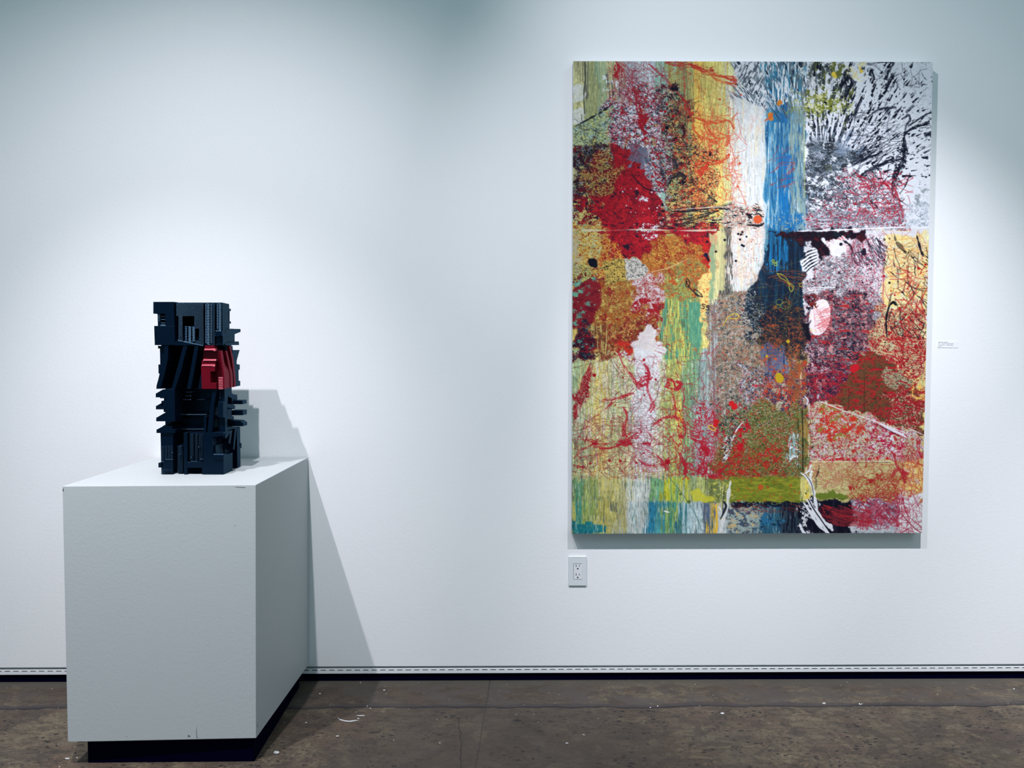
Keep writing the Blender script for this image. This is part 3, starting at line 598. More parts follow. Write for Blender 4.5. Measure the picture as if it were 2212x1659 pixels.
    # crimson field
    lay(poly([(1318, 318), (1340, 310), (1372, 335), (1388, 368), (1420, 392), (1434, 440), (1470, 460), (1545, 486), (1544, 520), (1530, 580), (1500, 530), (1440, 500), (1400, 560), (1330, 560), (1318, 590), (1300, 500), (1240, 470), (1237, 430), (1290, 400), (1322, 380)], rough=9, rs=26),
        ((168, 24, 42), 'f', 1, 1), ((126, 20, 38), 'b', .28, 14, .8), ((200, 34, 48), 'b', .3, 9, .8), ((60, 20, 36), 'r', .09, 9, .8), ((30, 24, 44), 'b', .06, 9))
    lay(poly([(1255, 340), (1325, 330), (1330, 380), (1320, 430), (1260, 440)], rough=12, rs=20), ((116, 26, 38), 'b', .6, 12), ((196, 176, 96), 'r', .26, 6), ((150, 120, 70), 'b', .16, 6))
    lay(poly([(1237, 420), (1270, 410), (1282, 440), (1300, 470), (1237, 480)], rough=7), ((124, 22, 40), 'b', .6, 10), ((202, 196, 120), 'b', .3, 7), ((40, 34, 46), 'b', .12, 6))
    lay(rect(1370, 340, 1400, 365, rough=8), ((128, 130, 152), 'b', .7, 9))
    lay(poly([(1355, 310), (1400, 312), (1408, 345), (1380, 350), (1362, 330)], rough=6), ((120, 122, 146), 'f', 1, 1, .8), (CHA, 'r', .2, 5))
    stroke([(1365, 372), (1382, 392), (1402, 404), (1432, 408)], 2.4, BLK, .85)
    spat(40, (1340, 400, 1440, 480), WHT, (.6, 2.2)); lay(rect(1372, 415, 1402, 428, rough=5), (WHT, 'b', .5, 4)); lay(rect(1380, 480, 1432, 492, rough=5), (WHT, 'b', .45, 4)); lay(rect(1390, 496, 1425, 510, rough=5), (WHT, 'b', .45, 5))
    lay(rect(1425, 440, 1640, 490, rough=6), ((210, 90, 50), 'b', .22, 7, .8), ((60, 60, 56), 'r', .2, 5), ((226, 218, 160), 'b', .2, 6, .7), (BLK, 'h', .1, 2.5))
    tangle(26, (1430, 440, 1640, 482), BLK, 1.0, 90, .05, ang=-.22, spread=.3)
    stroke([(1440, 449), (1480, 450), (1530, 444), (1600, 440)], 3, BLK, .8, True, .5); stroke([(1450, 447), (1540, 441), (1652, 438)], 1.6, (240, 240, 232), .9); stroke([(1520, 470), (1580, 458), (1640, 432)], 1.4, (230, 230, 226), .7)
    # ---- 3 left middle : ochres
    lay(poly([(1237, 478), (1302, 470), (1310, 500), (1320, 580), (1300, 600), (1237, 590)], rough=8), ((204, 168, 82), 'f', 1, 1, .9), ((222, 196, 108), 'b', .32, 7), ((150, 52, 36), 'r', .26, 6), ((206, 204, 150), 'b', .16, 9), ((160, 170, 120), 'b', .12, 8))
    lay(rect(1237, 505, 1252, 580, rough=6), ((196, 184, 150), 'b', .7, 6))
    lay(poly([(1300, 500), (1350, 540), (1345, 590), (1310, 620), (1285, 560)], rough=9), ((200, 120, 50), 'b', .6, 9), ((150, 30, 40), 'r', .3, 7), ((226, 180, 80), 'r', .2, 7))
    lay(poly([(1400, 520), (1440, 505), (1490, 510), (1540, 540), (1530, 620), (1515, 640), (1480, 600), (1420, 570), (1395, 570)], rough=9), ((180, 100, 46), 'f', 1, 1, .85), ((200, 150, 66), 'r', .26, 6), ((160, 52, 38), 'b', .25, 8), ((110, 84, 44), 'r', .12, 5), ((226, 196, 96), 'r', .08, 9))
    lay(poly([(1510, 480), (1545, 478), (1545, 530), (1533, 600), (1515, 560)], rough=4), ((202, 44, 40), 'b', .65, 9), ((60, 40, 44), 'r', .1, 6))
    lay(poly([(1290, 600), (1345, 570), (1400, 600), (1430, 640), (1430, 700), (1400, 740), (1330, 745), (1290, 740), (1280, 660)], rough=9, rs=26), ((172, 136, 72), 'f', 1, 1, .9), ((160, 62, 40), 'r', .34, 5), ((206, 176, 96), 'b', .25, 8), ((170, 90, 40), 'b', .2, 8), ((150, 36, 40), 'b', .14, 9), ((120, 100, 50), 'r', .14, 5))
    lay(poly([(1365, 600), (1430, 575), (1434, 640), (1400, 660), (1372, 640)], rough=8), ((196, 168, 170), 'f', 1, 1, .8), ((168, 50, 58), 'r', .34, 5), ((214, 208, 206), 'b', .2, 5))
    lay(poly([(1420, 570), (1520, 560), (1520, 650), (1500, 645), (1440, 640)], rough=10), ((170, 160, 82), 'b', .4, 10, .9), ((190, 90, 46), 'b', .3, 7), ((120, 150, 100), 'b', .2, 10, .7), ((110, 96, 60), 'r', .16, 5))
    lay(poly([(1300, 560), (1340, 550), (1375, 548), (1395, 565), (1400, 582), (1385, 598), (1350, 598), (1310, 610)], rough=2), ((206, 176, 90), 'f', 1, 1), ((60, 54, 40), 'r', .24, 6))
    lay(poly([(1345, 550), (1375, 550), (1396, 566), (1402, 582), (1388, 597), (1352, 598), (1356, 575)], rough=2), ((214, 212, 208), 'f', 1, 1, .92), ((120, 118, 116), 'r', .26, 6), ((70, 70, 72), 'b', .05, 5))
    stroke([(1402, 580), (1440, 572), (1490, 550)], 1.6, (226, 214, 170), .8); stroke([(1240, 580), (1300, 572), (1345, 552)], 1.4, (40, 36, 30), .6)
    lay(poly([(1350, 610), (1440, 590), (1440, 720), (1395, 790), (1330, 770), (1400, 700)], rough=10), ((212, 208, 214), 'b', .45, 10, .9), ((150, 52, 58), 'r', .22, 6))
    lay(poly([(1375, 640), (1440, 640), (1436, 700), (1398, 706), (1372, 672)], rough=8), ((160, 34, 44), 'b', .5, 9))
    lay(poly([(1290, 720), (1360, 690), (1420, 660), (1440, 690), (1400, 730), (1320, 770), (1240, 770)], rough=10), ((146, 50, 40), 'b', .5, 8), ((80, 40, 40), 'r', .25, 5), ((190, 140, 80), 'b', .2, 6))
    lay(poly([(1237, 590), (1290, 585), (1300, 640), (1285, 700), (1300, 760), (1237, 770)], rough=8), ((134, 26, 42), 'f', 1, 1, .95), ((110, 20, 40), 'b', .3, 8))
    for yy in (592, 612, 630, 652, 672, 690):
        w = rg.randint(5, 9)
        lay(poly([(1237, yy + 14), (1262, yy + 4), (1286, yy - 6), (1284, yy - 6 + w), (1260, yy + 4 + w), (1237, yy + 14 + w)], rough=5, rs=14), ((122, 178, 152), 'f', 1, 1), ((84, 158, 140), 'v', .3, 2))
    lay(rect(1237, 690, 1290, 768, rough=10), ((34, 50, 66), 'b', .45, 8), ((110, 168, 156), 'b', .16, 6), ((70, 20, 40), 'b', .25, 6), (BLK, 'r', .2, 6))
    lay(rect(1288, 690, 1330, 770, rough=10), ((116, 70, 48), 'b', .5, 6), ((190, 176, 110), 'v', .3, 2))
    lay(rect(1237, 560, 1275, 600, rough=5), ((196, 190, 110), 'b', .5, 6), ((70, 80, 60), 'r', .2, 5))
    lay(rect(1430, 640, 1515, 770, rough=5), ((150, 176, 100), 'f', 1, 1, .55), ((206, 206, 110), 'v', .4, 3), ((96, 156, 124), 'v', .3, 4), ((80, 110, 80), 'v', .1, 1.5), ((176, 90, 60), 'r', .07, 12))
    lay(rect(1488, 645, 1512, 740, rough=2), ((86, 150, 124), 'f', 1, 1, .9), ((120, 176, 140), 'v', .3, 2))
    lay(poly([(1513, 600), (1532, 560), (1532, 640), (1514, 720)], rough=3), ((238, 218, 136), 'f', 1, 1), ((206, 90, 50), 'r', .14, 7))
    stroke([(1238, 489), (1300, 491), (1380, 489), (1480, 491), (1545, 490)], 2.2, (226, 222, 200), .8, False, .8); stroke([(1290, 495), (1400, 497), (1540, 495)], 3, (150, 20, 38), .8, False, .6)
    for k in range(16): stroke([(1276 + rg.randn() * 3, 772 + rg.rand() * 20), (1262 + rg.randn() * 5, 830 + rg.randn() * 8), (1242 + rg.randn() * 3, 900 + rg.randn() * 8)], 1.3, (168, 26, 44), .85, True, .6)
    dots([1281], [560], [9.5], BLK); dots([1275, 1286], [556, 566], [5, 5], BLK)
    # ---- 4 centre, below the pale column
    lay(poly([(1530, 640), (1560, 625), (1600, 622), (1640, 600), (1660, 640), (1660, 860), (1600, 880), (1560, 960), (1540, 900), (1530, 780)], rough=9, rs=24),
        ((152, 146, 126), 'f', 1, 1, .9), ((176, 178, 164), 'v', .3, 3, .7), ((112, 122, 108), 'v', .25, 3, .6), ((92, 86, 80), 'r', .3, 4), ((184, 184, 178), 'b', .16, 4), ((176, 86, 66), 'r', .14, 6), ((76, 76, 80), 'b', .12, 4), ((190, 134, 100), 'b', .07, 4))
    lay(rect(1532, 640, 1552, 1000, rough=4), ((132, 134, 136), 'v', .5, 3, .8), ((176, 190, 190), 'v', .3, 3), ((150, 80, 80), 'r', .12, 7))
    lay(rect(1500, 860, 1546, 1000, rough=8), ((170, 186, 194), 'v', .5, 3), ((168, 50, 62), 'r', .26, 7))
    lay(poly([(1600, 640), (1625, 600), (1648, 560), (1652, 520), (1700, 500), (1745, 495), (1748, 560), (1735, 640), (1742, 720), (1735, 760), (1690, 770), (1650, 720), (1615, 690)], rough=5), ((16, 32, 54), 'f', 1, 1, .95), ((20, 60, 86), 'v', .3, 4, .8), ((40, 34, 44), 'r', .1, 8))
    lay(poly([(1655, 490), (1702, 490), (1700, 560), (1660, 590)], rough=6), ((24, 86, 130), 'v', .6, 4), ((30, 120, 170), 'v', .2, 2))
    lay(poly([(1590, 640), (1630, 610), (1650, 660), (1640, 740), (1600, 720)], rough=9), ((28, 38, 52), 'b', .55, 5), ((170, 176, 176), 'r', .22, 5))
    lay(poly([(1655, 640), (1745, 650), (1745, 760), (1700, 780), (1640, 730)], rough=9), ((22, 28, 44), 'f', 1, 1, .8), ((36, 44, 54), 'b', .3, 8), ((130, 84, 54), 'r', .12, 7), ((150, 70, 44), 'b', .06, 6))
    lay(poly([(1640, 740), (1690, 740), (1705, 800), (1690, 830), (1650, 810)], rough=7), ((72, 104, 150), 'f', 1, 1, .7), ((30, 60, 100), 'v', .3, 3), ((96, 88, 130), 'b', .25, 7), ((190, 84, 50), 'b', .07, 5))
    lay(poly([(1650, 790), (1700, 800), (1740, 760), (1750, 860), (1730, 890), (1680, 870), (1640, 840)], rough=9), ((40, 44, 76), 'b', .6, 8), ((180, 70, 50), 'r', .3, 6), ((150, 150, 160), 'r', .12, 4), ((196, 60, 40), 'b', .14, 7))
    lay(rect(1700, 740, 1730, 860, rough=6), ((172, 88, 52), 'b', .45, 8), ((130, 104, 70), 'b', .2, 6), ((60, 60, 80), 'r', .15, 5))
    lay(poly([(1600, 780), (1650, 780), (1660, 860), (1600, 880)], rough=9), ((190, 192, 196), 'b', .35, 6), ((50, 54, 84), 'r', .26, 5), ((190, 60, 70), 'b', .1, 5))
    # olive and red lower centre
    lay(poly([(1555, 900), (1590, 870), (1640, 860), (1740, 880), (1748, 1000), (1735, 1030), (1545, 1030)], rough=9, rs=24),
        ((128, 118, 62), 'f', 1, 1, .95), ((112, 128, 64), 'b', .35, 12), ((50, 58, 46), 'r', .26, 5), ((160, 60, 42), 'b', .12, 5), ((84, 100, 52), 'b', .2, 6), ((178, 182, 160), 'r', .12, 5), ((180, 60, 42), 'r', .07, 7))
    lay(poly([(1560, 860), (1620, 850), (1610, 930), (1580, 960), (1556, 940)], rough=9), ((50, 60, 54), 'b', .4, 6), ((160, 164, 150), 'r', .25, 5), ((176, 44, 52), 'b', .15, 6))
    lay(poly([(1590, 955), (1680, 960), (1700, 1030), (1545, 1030), (1560, 980)], rough=9), ((180, 40, 38), 'b', .32, 8), ((180, 92, 50), 'r', .16, 6), ((122, 112, 54), 'b', .22, 6), ((60, 40, 36), 'r', .1, 5))
    lay(poly([(1596, 925), (1618, 880), (1606, 960), (1585, 1010), (1590, 960)], rough=5), ((190, 22, 40), 'b', .5, 6))
    lay(rect(1576, 1026, 1727, 1082, rough=1), ((126, 136, 44), 'f', 1, 1, .85), ((96, 110, 36), 'b', .3, 6, .7), ((160, 160, 50), 'h', .22, 3, .7), ((180, 84, 40), 'b', .05, 5))
    lay(rect(1530, 1030, 1580, 1082, rough=5), ((112, 124, 70), 'b', .5, 5), ((190, 188, 90), 'b', .2, 7))
    lay(poly([(1488, 1060), (1510, 1055), (1550, 1080), (1500, 1082)], rough=2), ((206, 200, 60), 'f', 1, 1, .8))
    dots([1643], [1049], [6], (190, 92, 44)); dots([1580, 1586], [865, 872], [6, 7], (206, 34, 40))
    stroke([(1733, 880), (1734, 960), (1734, 1015)], 2.2, (24, 26, 20), .9, False); stroke([(1724, 900), (1724, 1010)], 1.6, (40, 44, 24), .8, False, .4)
    lay(rect(1703, 935, 1724, 1005, rough=3), ((150, 178, 180), 'v', .4, 2), ((230, 236, 240), 'b', .16, 4))
    lay(rect(1745, 880, 1765, 1010, rough=6), ((150, 110, 100), 'b', .6, 6), ((60, 44, 40), 'r', .3, 5), ((206, 60, 40), 'b', .12, 6))
    # ---- 5 upper right splash
    lay(rect(1738, 134, 2014, 488, rough=1), ((230, 234, 242), 'f', 1, 1))
    lay(poly([(1738, 280), (1800, 262), (1862, 280), (1870, 320), (1835, 350), (1830, 372), (1850, 400), (1830, 420), (1840, 486), (1738, 488)], rough=9, rs=26), ((84, 96, 108), 'f', 1, 1, .92), ((120, 136, 154), 'b', .3, 22, .9), ((50, 58, 66), 'b', .35, 9), ((150, 160, 176), 'h', .2, 4, .8), ((226, 230, 238), 'b', .14, 7), ((30, 36, 48), 'r', .1, 6))
    lay(ell(1830, 305, 30, 26, rough=6, feather=8), ((118, 136, 158), 'f', 1, 1, .8), ((160, 172, 190), 'h', .2, 4, .6))
    lay(poly([(1735, 134), (1800, 134), (1830, 160), (1850, 200), (1835, 250), (1800, 270), (1738, 262)], rough=9), ((64, 74, 72), 'b', .62, 9), ((110, 116, 60), 'b', .14, 9), ((228, 230, 222), 'v', .2, 5))
    # long white and black drips flung from the centre near (1790,330)
    ang = np.arctan2(YY - 405, XX - 1772); rad = np.hypot(XX - 1772, YY - 405)
    def polar(na, nr, seed):
        r2 = np.random.RandomState(seed); g = r2.randn(nr + 2, na + 2)
        u = (ang + math.pi) / 6.2832 * (na - 1); v = np.clip(rad / 420.0, 0, .999) * nr
        ui = u.astype(int); vi = v.astype(int); fu = u - ui; fv = v - vi; fu = fu * fu * (3 - 2 * fu); fv = fv * fv * (3 - 2 * fv)
        return (g[vi, ui] * (1 - fu) + g[vi, ui + 1] * fu) * (1 - fv) + (g[vi + 1, ui] * (1 - fu) + g[vi + 1, ui + 1] * fu) * fv
    P1 = polar(330, 16, 3); P2 = polar(620, 26, 4); P3 = polar(240, 9, 5)
    sector = ss(-np.sin(ang), -.15, .25) * (XX > 1575)
    zone = sector * ss(rad, 120, 150) * (1 - ss(rad, 215, 320)) * (YY < 330) * (XX > 1735) * (XX < 2013)
    brk = ss(noise(PH, PW, 9, 9, 3) + 1.2 * (1 - ss(rad, 150, 270)), -.1, .5)
    M = ss(P1 + .7 * P2, .55, .72) * zone * brk; np.copyto(img, img * (1 - M[..., None]) + col((28, 34, 52)) * M[..., None])
    zone = sector * ss(rad, 95, 120) * (1 - ss(rad, 200, 270)) * (XX > 1735) * (YY < 320)
    M = ss(P3 + .6 * P1, .1, .25) * zone; np.copyto(img, img * (1 - M[..., None]) + col((226, 230, 240)) * M[..., None])
    # white and slate drips over the top of the blue column and to its left
    z2 = (XX > 1572) * (XX < 1742) * (1 - ss(YY + 14 * P3, 215, 262 )) * ss(XX + 10 * P3, 1575, 1592)
    M = ss(P1, -.6, -.4) * z2 * .8; np.copyto(img, img * (1 - M[..., None]) + col((96, 112, 124)) * M[..., None])
    M = ss(P3 * .6 + P2, .0, .25) * z2; np.copyto(img, img * (1 - M[..., None]) + col((224, 230, 238)) * M[..., None])
    M = ss(P2 - .5 * P1, .75, .95) * z2; np.copyto(img, img * (1 - M[..., None]) + col((40, 52, 70)) * M[..., None])
    lay(poly([(1575, 134), (1640, 134), (1650, 180), (1655, 240), (1625, 225), (1590, 170)], rough=7), ((90, 100, 112), 'd', .42, 3), ((226, 230, 236), 'd', .3, 3))
    lay(rect(1655, 134, 1735, 215, rough=8), ((60, 130, 160), 'v', .35, 2.5), ((228, 234, 240), 'v', .3, 2.2), ((40, 60, 80), 'v', .1, 1.6))
    spat(900, (1745, 134, 2014, 400), (18, 22, 40), (.5, 3.0), (1772, 405), 3.4, 1, 250)
    spat(240, (1800, 134, 2013, 330), (18, 22, 40), (.4, 2.4), (1772, 405), 4)
    for p, w in (([(1868, 136), (1925, 133), (1918, 150), (1912, 170)], 5), ([(1888, 170), (1880, 150), (1876, 160)], 7), ([(1930, 160), (1918, 178), (1912, 190)], 6), ([(1872, 250), (1900, 232), (1935, 228)], 4),
                 ([(1950, 288), (1975, 270), (2008, 262)], 7), ([(1960, 270), (1990, 248), (2012, 238)], 4), ([(1855, 375), (1900, 350), (1930, 335)], 8), ([(1838, 352), (1872, 336), (1905, 322)], 5),
                 ([(1885, 355), (1920, 345), (1948, 338)], 4), ([(1952, 252), (1962, 243), (1966, 255), (1956, 268), (1952, 300)], 3), ([(1952, 290), (1952, 330), (1938, 370), (1925, 410)], 7), ([(1840, 215), (1822, 160), (1836, 150)], 5),
                 ([(1815, 185), (1830, 165), (1838, 180), (1820, 210)], 9), ([(1996, 288), (2005, 285), (2012, 284)], 5), ([(1990, 335), (2004, 335)], 5), ([(1862, 205), (1842, 250), (1835, 262)], 6)):
        clot(p, w, (18, 24, 42), .95, 1.6); stroke(p, w * .35, (18, 24, 42), .95, True, .4)
    lay(poly([(1945, 300), (1956, 300), (1955, 350), (1935, 420), (1916, 418), (1926, 370)], rough=4), ((16, 20, 38), 'r', .45, 6))
    tangle(60, (1850, 230, 1960, 320), (24, 28, 44), .7, 50, .4, ang=2.6, spread=1.6); tangle(30, (1900, 145, 1990, 190), (24, 28, 44), .8, 26, .9); tangle(36, (1850, 290, 1960, 345), (24, 28, 44), .9, 60, .2, ang=2.6, spread=.7)
    lay(poly([(1742, 205), (1800, 214), (1830, 212), (1836, 228), (1790, 238), (1745, 236)], rough=6), ((126, 134, 56), 'b', .6, 7), ((226, 222, 170), 'b', .16, 6)); tangle(60, (1700, 200, 1836, 236), (150, 156, 50), 1.0, 30, .8, a=.8)
    lay(rect(1790, 134, 1822, 160, rough=6), ((110, 116, 56), 'b', .7, 10)); dots([1799, 1802, 1859, 1856], [158, 163, 152, 147], [5, 4, 4, 3], (232, 200, 80)); lay(rect(1830, 134, 1866, 165, rough=6), ((240, 226, 160), 'b', .5, 9, .7))
    lay(poly([(1790, 400), (1810, 365), (1850, 360), (1905, 385), (1935, 400), (1955, 440), (1965, 486), (1745, 486), (1765, 440)], rough=7), ((206, 208, 218), 'b', .45, 8, .85), ((70, 74, 84), 'r', .3, 6), ((120, 124, 136), 'h', .25, 4), ((172, 34, 56), 'r', .22, 8), ((230, 232, 240), 'b', .12, 6))
    lay(rect(1740, 448, 1950, 488, rough=3), ((150, 156, 168), 'h', .5, 4), ((196, 202, 212), 'h', .25, 4), ((70, 78, 92), 'r', .14, 5), ((172, 40, 60), 'r', .12, 9))
    clot([(1850, 370), (1880, 385), (1915, 392), (1940, 430), (1955, 470), (1972, 500), (1980, 520)], 3.9000000000000004, (176, 30, 52)); clot([(1860, 395), (1890, 398), (1915, 385), (1935, 410), (1950, 450)], 4.55, (176, 30, 52))
    tangle(70, (1850, 370, 1960, 470), (176, 34, 54), 1.2, 34, .6); tangle(30, (1790, 360, 1960, 440), (20, 24, 40), 1.1, 40, .4)
    lay(rect(1740, 362, 1800, 440, rough=8), ((226, 230, 238), 'b', .4, 7), ((60, 66, 76), 'b', .3, 6))
    lay(poly([(1965, 405), (2010, 400), (2012, 440), (1975, 440)], rough=6), ((150, 160, 166), 'b', .4, 9)); lay(rect(1958, 428, 2008, 486, rough=4), ((196, 204, 214), 'b', .5, 8), ((150, 162, 176), 'b', .15, 4))
    # ---- 6 blue column details
    lay(rect(1650, 260, 1738, 490, rough=4), ((60, 134, 176), 'v', .28, 3, .7), ((180, 206, 214), 'v', .16, 2, .8), ((18, 88, 142), 'v', .22, 4, .8), ((110, 160, 184), 'v', .18, 3, .7), ((60, 84, 110), 'v', .08, 2, .7))
    lay(rect(1682, 330, 1706, 490, rough=3), ((26, 114, 176), 'v', .5, 4)); lay(rect(1706, 250, 1738, 490, rough=3), ((140, 164, 160), 'v', .4, 2.5), ((110, 130, 140), 'v', .2, 2))
    stroke([(1737, 250), (1737, 420)], 1.6, (180, 196, 130), .9, False)
    tangle(26, (1655, 320, 1705, 400), (170, 60, 70), 1.0, 30, .4, ang=-.5, spread=.8, a=.8); dots([1684, 1681, 1663, 1665], [218, 221, 245, 252], [5, 4, 6, 5], (206, 130, 50)); stroke([(1648, 258), (1662, 250), (1668, 240)], 5, (206, 96, 50), .8)
    tangle(18, (1620, 240, 1645, 275), ORG, 1.2, 24, .8); lay(rect(1650, 455, 1735, 492, rough=5), ((30, 110, 170), 'v', .4, 3), ((150, 160, 150), 'b', .12, 6))
    # pale column with grey wash edges
    lay(poly([(1583, 200), (1650, 230), (1652, 560), (1640, 600), (1612, 624), (1580, 624)], rough=3, rs=60), ((234, 236, 236), 'f', 1, 1, .8), ((210, 216, 218), 'v', .25, 3, .6), ((236, 224, 190), 'v', .2, 4, .6), ((176, 180, 178), 'v', .06, 1.4, .8))
    lay(poly([(1564, 480), (1579, 480), (1582, 626), (1560, 628)], rough=2), ((116, 116, 108), 'v', .7, 2), ((70, 72, 70), 'v', .3, 1.6))
    lay(rect(1532, 495, 1566, 620, rough=2), ((226, 216, 158), 'f', 1, 1, .7), ((190, 190, 140), 'v', .3, 2)); lay(rect(1533, 520, 1542, 640, rough=2), ((140, 172, 136), 'f', 1, 1, .8))
    lay(poly([(1560, 440), (1640, 430), (1645, 480), (1600, 488), (1560, 490)], rough=6), ((226, 226, 214), 'f', 1, 1, .8), ((50, 50, 54), 'r', .22, 5), ((200, 80, 60), 'r', .12, 6), (BLK, 'h', .1, 3))
    tangle(120, (1572, 440, 1648, 610), (206, 130, 100), .6, 40, .8, a=.6); spat(60, (1585, 440, 1648, 560), (190, 90, 60), (.5, 1.4))
    dots([1594, 1600, 1603, 1598, 1602, 1606, 1565, 1546, 1527, 1589, 1612], [498, 499, 494, 510, 522, 524, 511, 536, 515, 556, 504], [2.6, 2.6, 2.4, 2.4, 2.6, 2.6, 2.8, 2.6, 2.6, 2.6, 2], BLK)
    dots([1636], [467], [9], (214, 92, 54)); stroke([(1612, 478), (1640, 480), (1650, 474)], 5, (20, 20, 30), .9); stroke([(1626, 458), (1638, 455), (1646, 461)], 3, (20, 20, 30), .9)
    stroke([(1525, 540), (1530, 555), (1524, 545)], 5, BLK, .8); dots([1524], [543], [4.5], (30, 26, 60))
    # small drawn loops and figures
    def loop(p, w, c): stroke(p, w, c, 1, False)
    loop([(1484, 600), (1481, 610), (1488, 612), (1489, 602), (1484, 594), (1482, 602), (1490, 614), (1500, 624), (1512, 632), (1517, 633), (1508, 622), (1498, 617), (1502, 628), (1510, 633)], 1.8, BLK)
    loop([(1678, 583), (1685, 592), (1696, 598), (1706, 608), (1713, 616), (1708, 622), (1704, 612), (1708, 605), (1714, 612)], 1.6, (176, 186, 64)); loop([(1678, 583), (1690, 586), (1700, 596), (1705, 606)], 1.6, (176, 186, 64))
    loop([(1725, 605), (1735, 602), (1745, 597), (1752, 590), (1742, 604), (1730, 611), (1725, 606)], 1.5, (156, 160, 60)); loop([(1562, 695), (1572, 678), (1585, 670), (1596, 674), (1590, 680), (1576, 680)], 2, (206, 180, 70))
    def digit(ch, x, y, s, a, c, w=1.5):
        G = {'5': [(4, 0), (0, 0), (0, 3), (3, 3), (4, 5), (3, 7), (0, 7)], '9': [(4, 2), (2, 4), (0, 2), (2, 0), (4, 2), (3, 7)], '6': [(3, 0), (0, 4), (1, 7), (4, 6), (3, 3.5), (0, 4)]}[ch]
        ca, sa = math.cos(a), math.sin(a); stroke([(x + (u * ca - v * sa) * s, y + (u * sa + v * ca) * s) for u, v in G], w, c, 1, False)
    digit('5', 1518, 649, 1.35, .3, BLK, 1.8); digit('5', 1527, 652, 1.35, .3, BLK, 1.8); digit('9', 1668, 552, 1.5, .45, (176, 190, 70)); digit('6', 1676, 555, 1.5, .45, (176, 190, 70))
    for cx, cy, r in ((1683, 645, 7), (1695, 652, 9), (1680, 654, 5), (1790, 357, 6)):
        loop([(cx + r * math.cos(t), cy + r * .9 * math.sin(t)) for t in np.linspace(0, 6.3, 12)], 1.1, (120, 130, 60))
    tangle(60, (1625, 560, 1745, 790), (120, 116, 62), .55, 110, .08, a=.7); tangle(90, (1620, 640, 1750, 870), (168, 88, 50), .7, 34, .8, a=.75, clump=1); tangle(22, (1650, 575, 1740, 615), (160, 76, 48), .9, 40, .3, ang=.1, spread=.9, a=.75); tangle(90, (1640, 690, 1745, 860), (196, 88, 48), .9, 26, .9, a=.75)
    dots([1684, 1682, 1656, 1702], [811, 806, 762, 730], [9, 8, 3, 4], (192, 160, 36)); dots([1675, 1692], [768, 792], [3, 3], (206, 90, 50))
    # ---- 7 right hand side, below the torn edge
    lay(rect(1738, 490, 2004, 700, rough=2), ((222, 220, 226), 'f', 1, 1))
    lay(poly([(1905, 505), (2004, 497), (2002, 700), (1912, 740), (1902, 640)], rough=4), ((238, 224, 166), 'f', 1, 1), ((226, 222, 190), 'b', .25, 14, .8), ((244, 212, 120), 'b', .22, 12, .7))
    lay(poly([(1742, 600), (1760, 545), (1800, 520), (1850, 500), (1905, 520), (1908, 700), (1880, 740), (1740, 700)], rough=6), ((212, 210, 216), 'f', 1, 1), ((160, 162, 170), 'b', .35, 9), ((90, 92, 102), 'r', .24, 6), ((40, 42, 56), 'b', .06, 5), ((176, 50, 66), 'r', .08, 8))
    lay(poly([(1842, 500), (1910, 495), (1912, 640), (1870, 600), (1840, 560)], rough=5), ((232, 232, 238), 'f', 1, 1, .8), ((40, 40, 56), 'r', .16, 9), ((190, 60, 84), 'r', .1, 9))
    lay(poly([(1655, 497), (1740, 492), (1868, 489), (1872, 502), (1860, 512), (1832, 510), (1815, 520), (1795, 525), (1792, 545), (1780, 548), (1768, 555), (1760, 530), (1745, 520), (1700, 505)], rough=3, rs=10), ((24, 14, 30), 'f', 1, 1), ((70, 20, 30), 'b', .2, 8), ((20, 34, 44), 'b', .14, 8))
    lay(ell(1812, 522, 26, 17, rough=4), ((228, 222, 226), 'f', 1, 1), ((190, 50, 60), 'r', .12, 8)); lay(poly([(1790, 520), (1806, 512), (1830, 525), (1820, 545), (1796, 545)], rough=4), ((232, 230, 234), 'f', 1, 1))
    lay(poly([(1772, 505), (1788, 515), (1784, 520), (1771, 509)], rough=1), (WHT, 'f', 1, 1)); lay(poly([(1738, 516), (1750, 514), (1752, 530), (1740, 535)], rough=3), ((200, 200, 206), 'b', .7, 6))
    lay(poly([(1730, 560), (1752, 530), (1762, 535), (1770, 556), (1752, 575), (1732, 582)], rough=2), (WHT, 'f', 1, 1))
    for k in range(6): stroke([(1728 + k * 2, 548 + k * 7), (1745 + k, 536 + k * 7), (1762 + k, 531 + k * 6)], 2.6, (14, 14, 30), 1, True, .3)
    for k in range(3): stroke([(1733, 622 + k * 5), (1752, 614 + k * 5), (1790, 614 + k * 4), (1815, 612 + k * 5)], 1.8, (236, 234, 238), 1, True, .3)
    stroke([(1821, 512), (1835, 522), (1842, 535)], 5, (26, 24, 40), .9, True, .3); dots([1816, 1866, 1866, 1867], [520, 532, 536, 540], [3.5, 4, 4.5, 4], BLK); tangle(60, (1835, 500, 1905, 560), (20, 20, 40), 1.0, 44, .2, ang=1.0, spread=.9); tangle(70, (1840, 500, 1910, 640), (180, 60, 84), .8, 60, .15, ang=2.2, spread=2.2, a=.75)
    lay(poly([(1752, 640), (1790, 620), (1850, 620), (1905, 660), (1912, 720), (1880, 780), (1850, 830), (1790, 870), (1745, 860), (1742, 700)], rough=9, rs=26),
        ((108, 98, 108), 'f', 1, 1, .95), ((150, 148, 158), 'b', .26, 7), ((44, 40, 54), 'b', .22, 9), ((176, 60, 74), 'r', .3, 6), ((50, 44, 60), 'r', .26, 5), ((200, 150, 150), 'b', .12, 6), ((170, 50, 56), 'h', .14, 4), ((36, 32, 52), 'b', .1, 8))
    lay(poly([(1745, 770), (1800, 780), (1850, 790), (1846, 830), (1790, 866), (1745, 860)], rough=8), ((50, 34, 60), 'b', .5, 8), ((150, 30, 50), 'b', .4, 8), ((200, 80, 90), 'r', .14, 5))
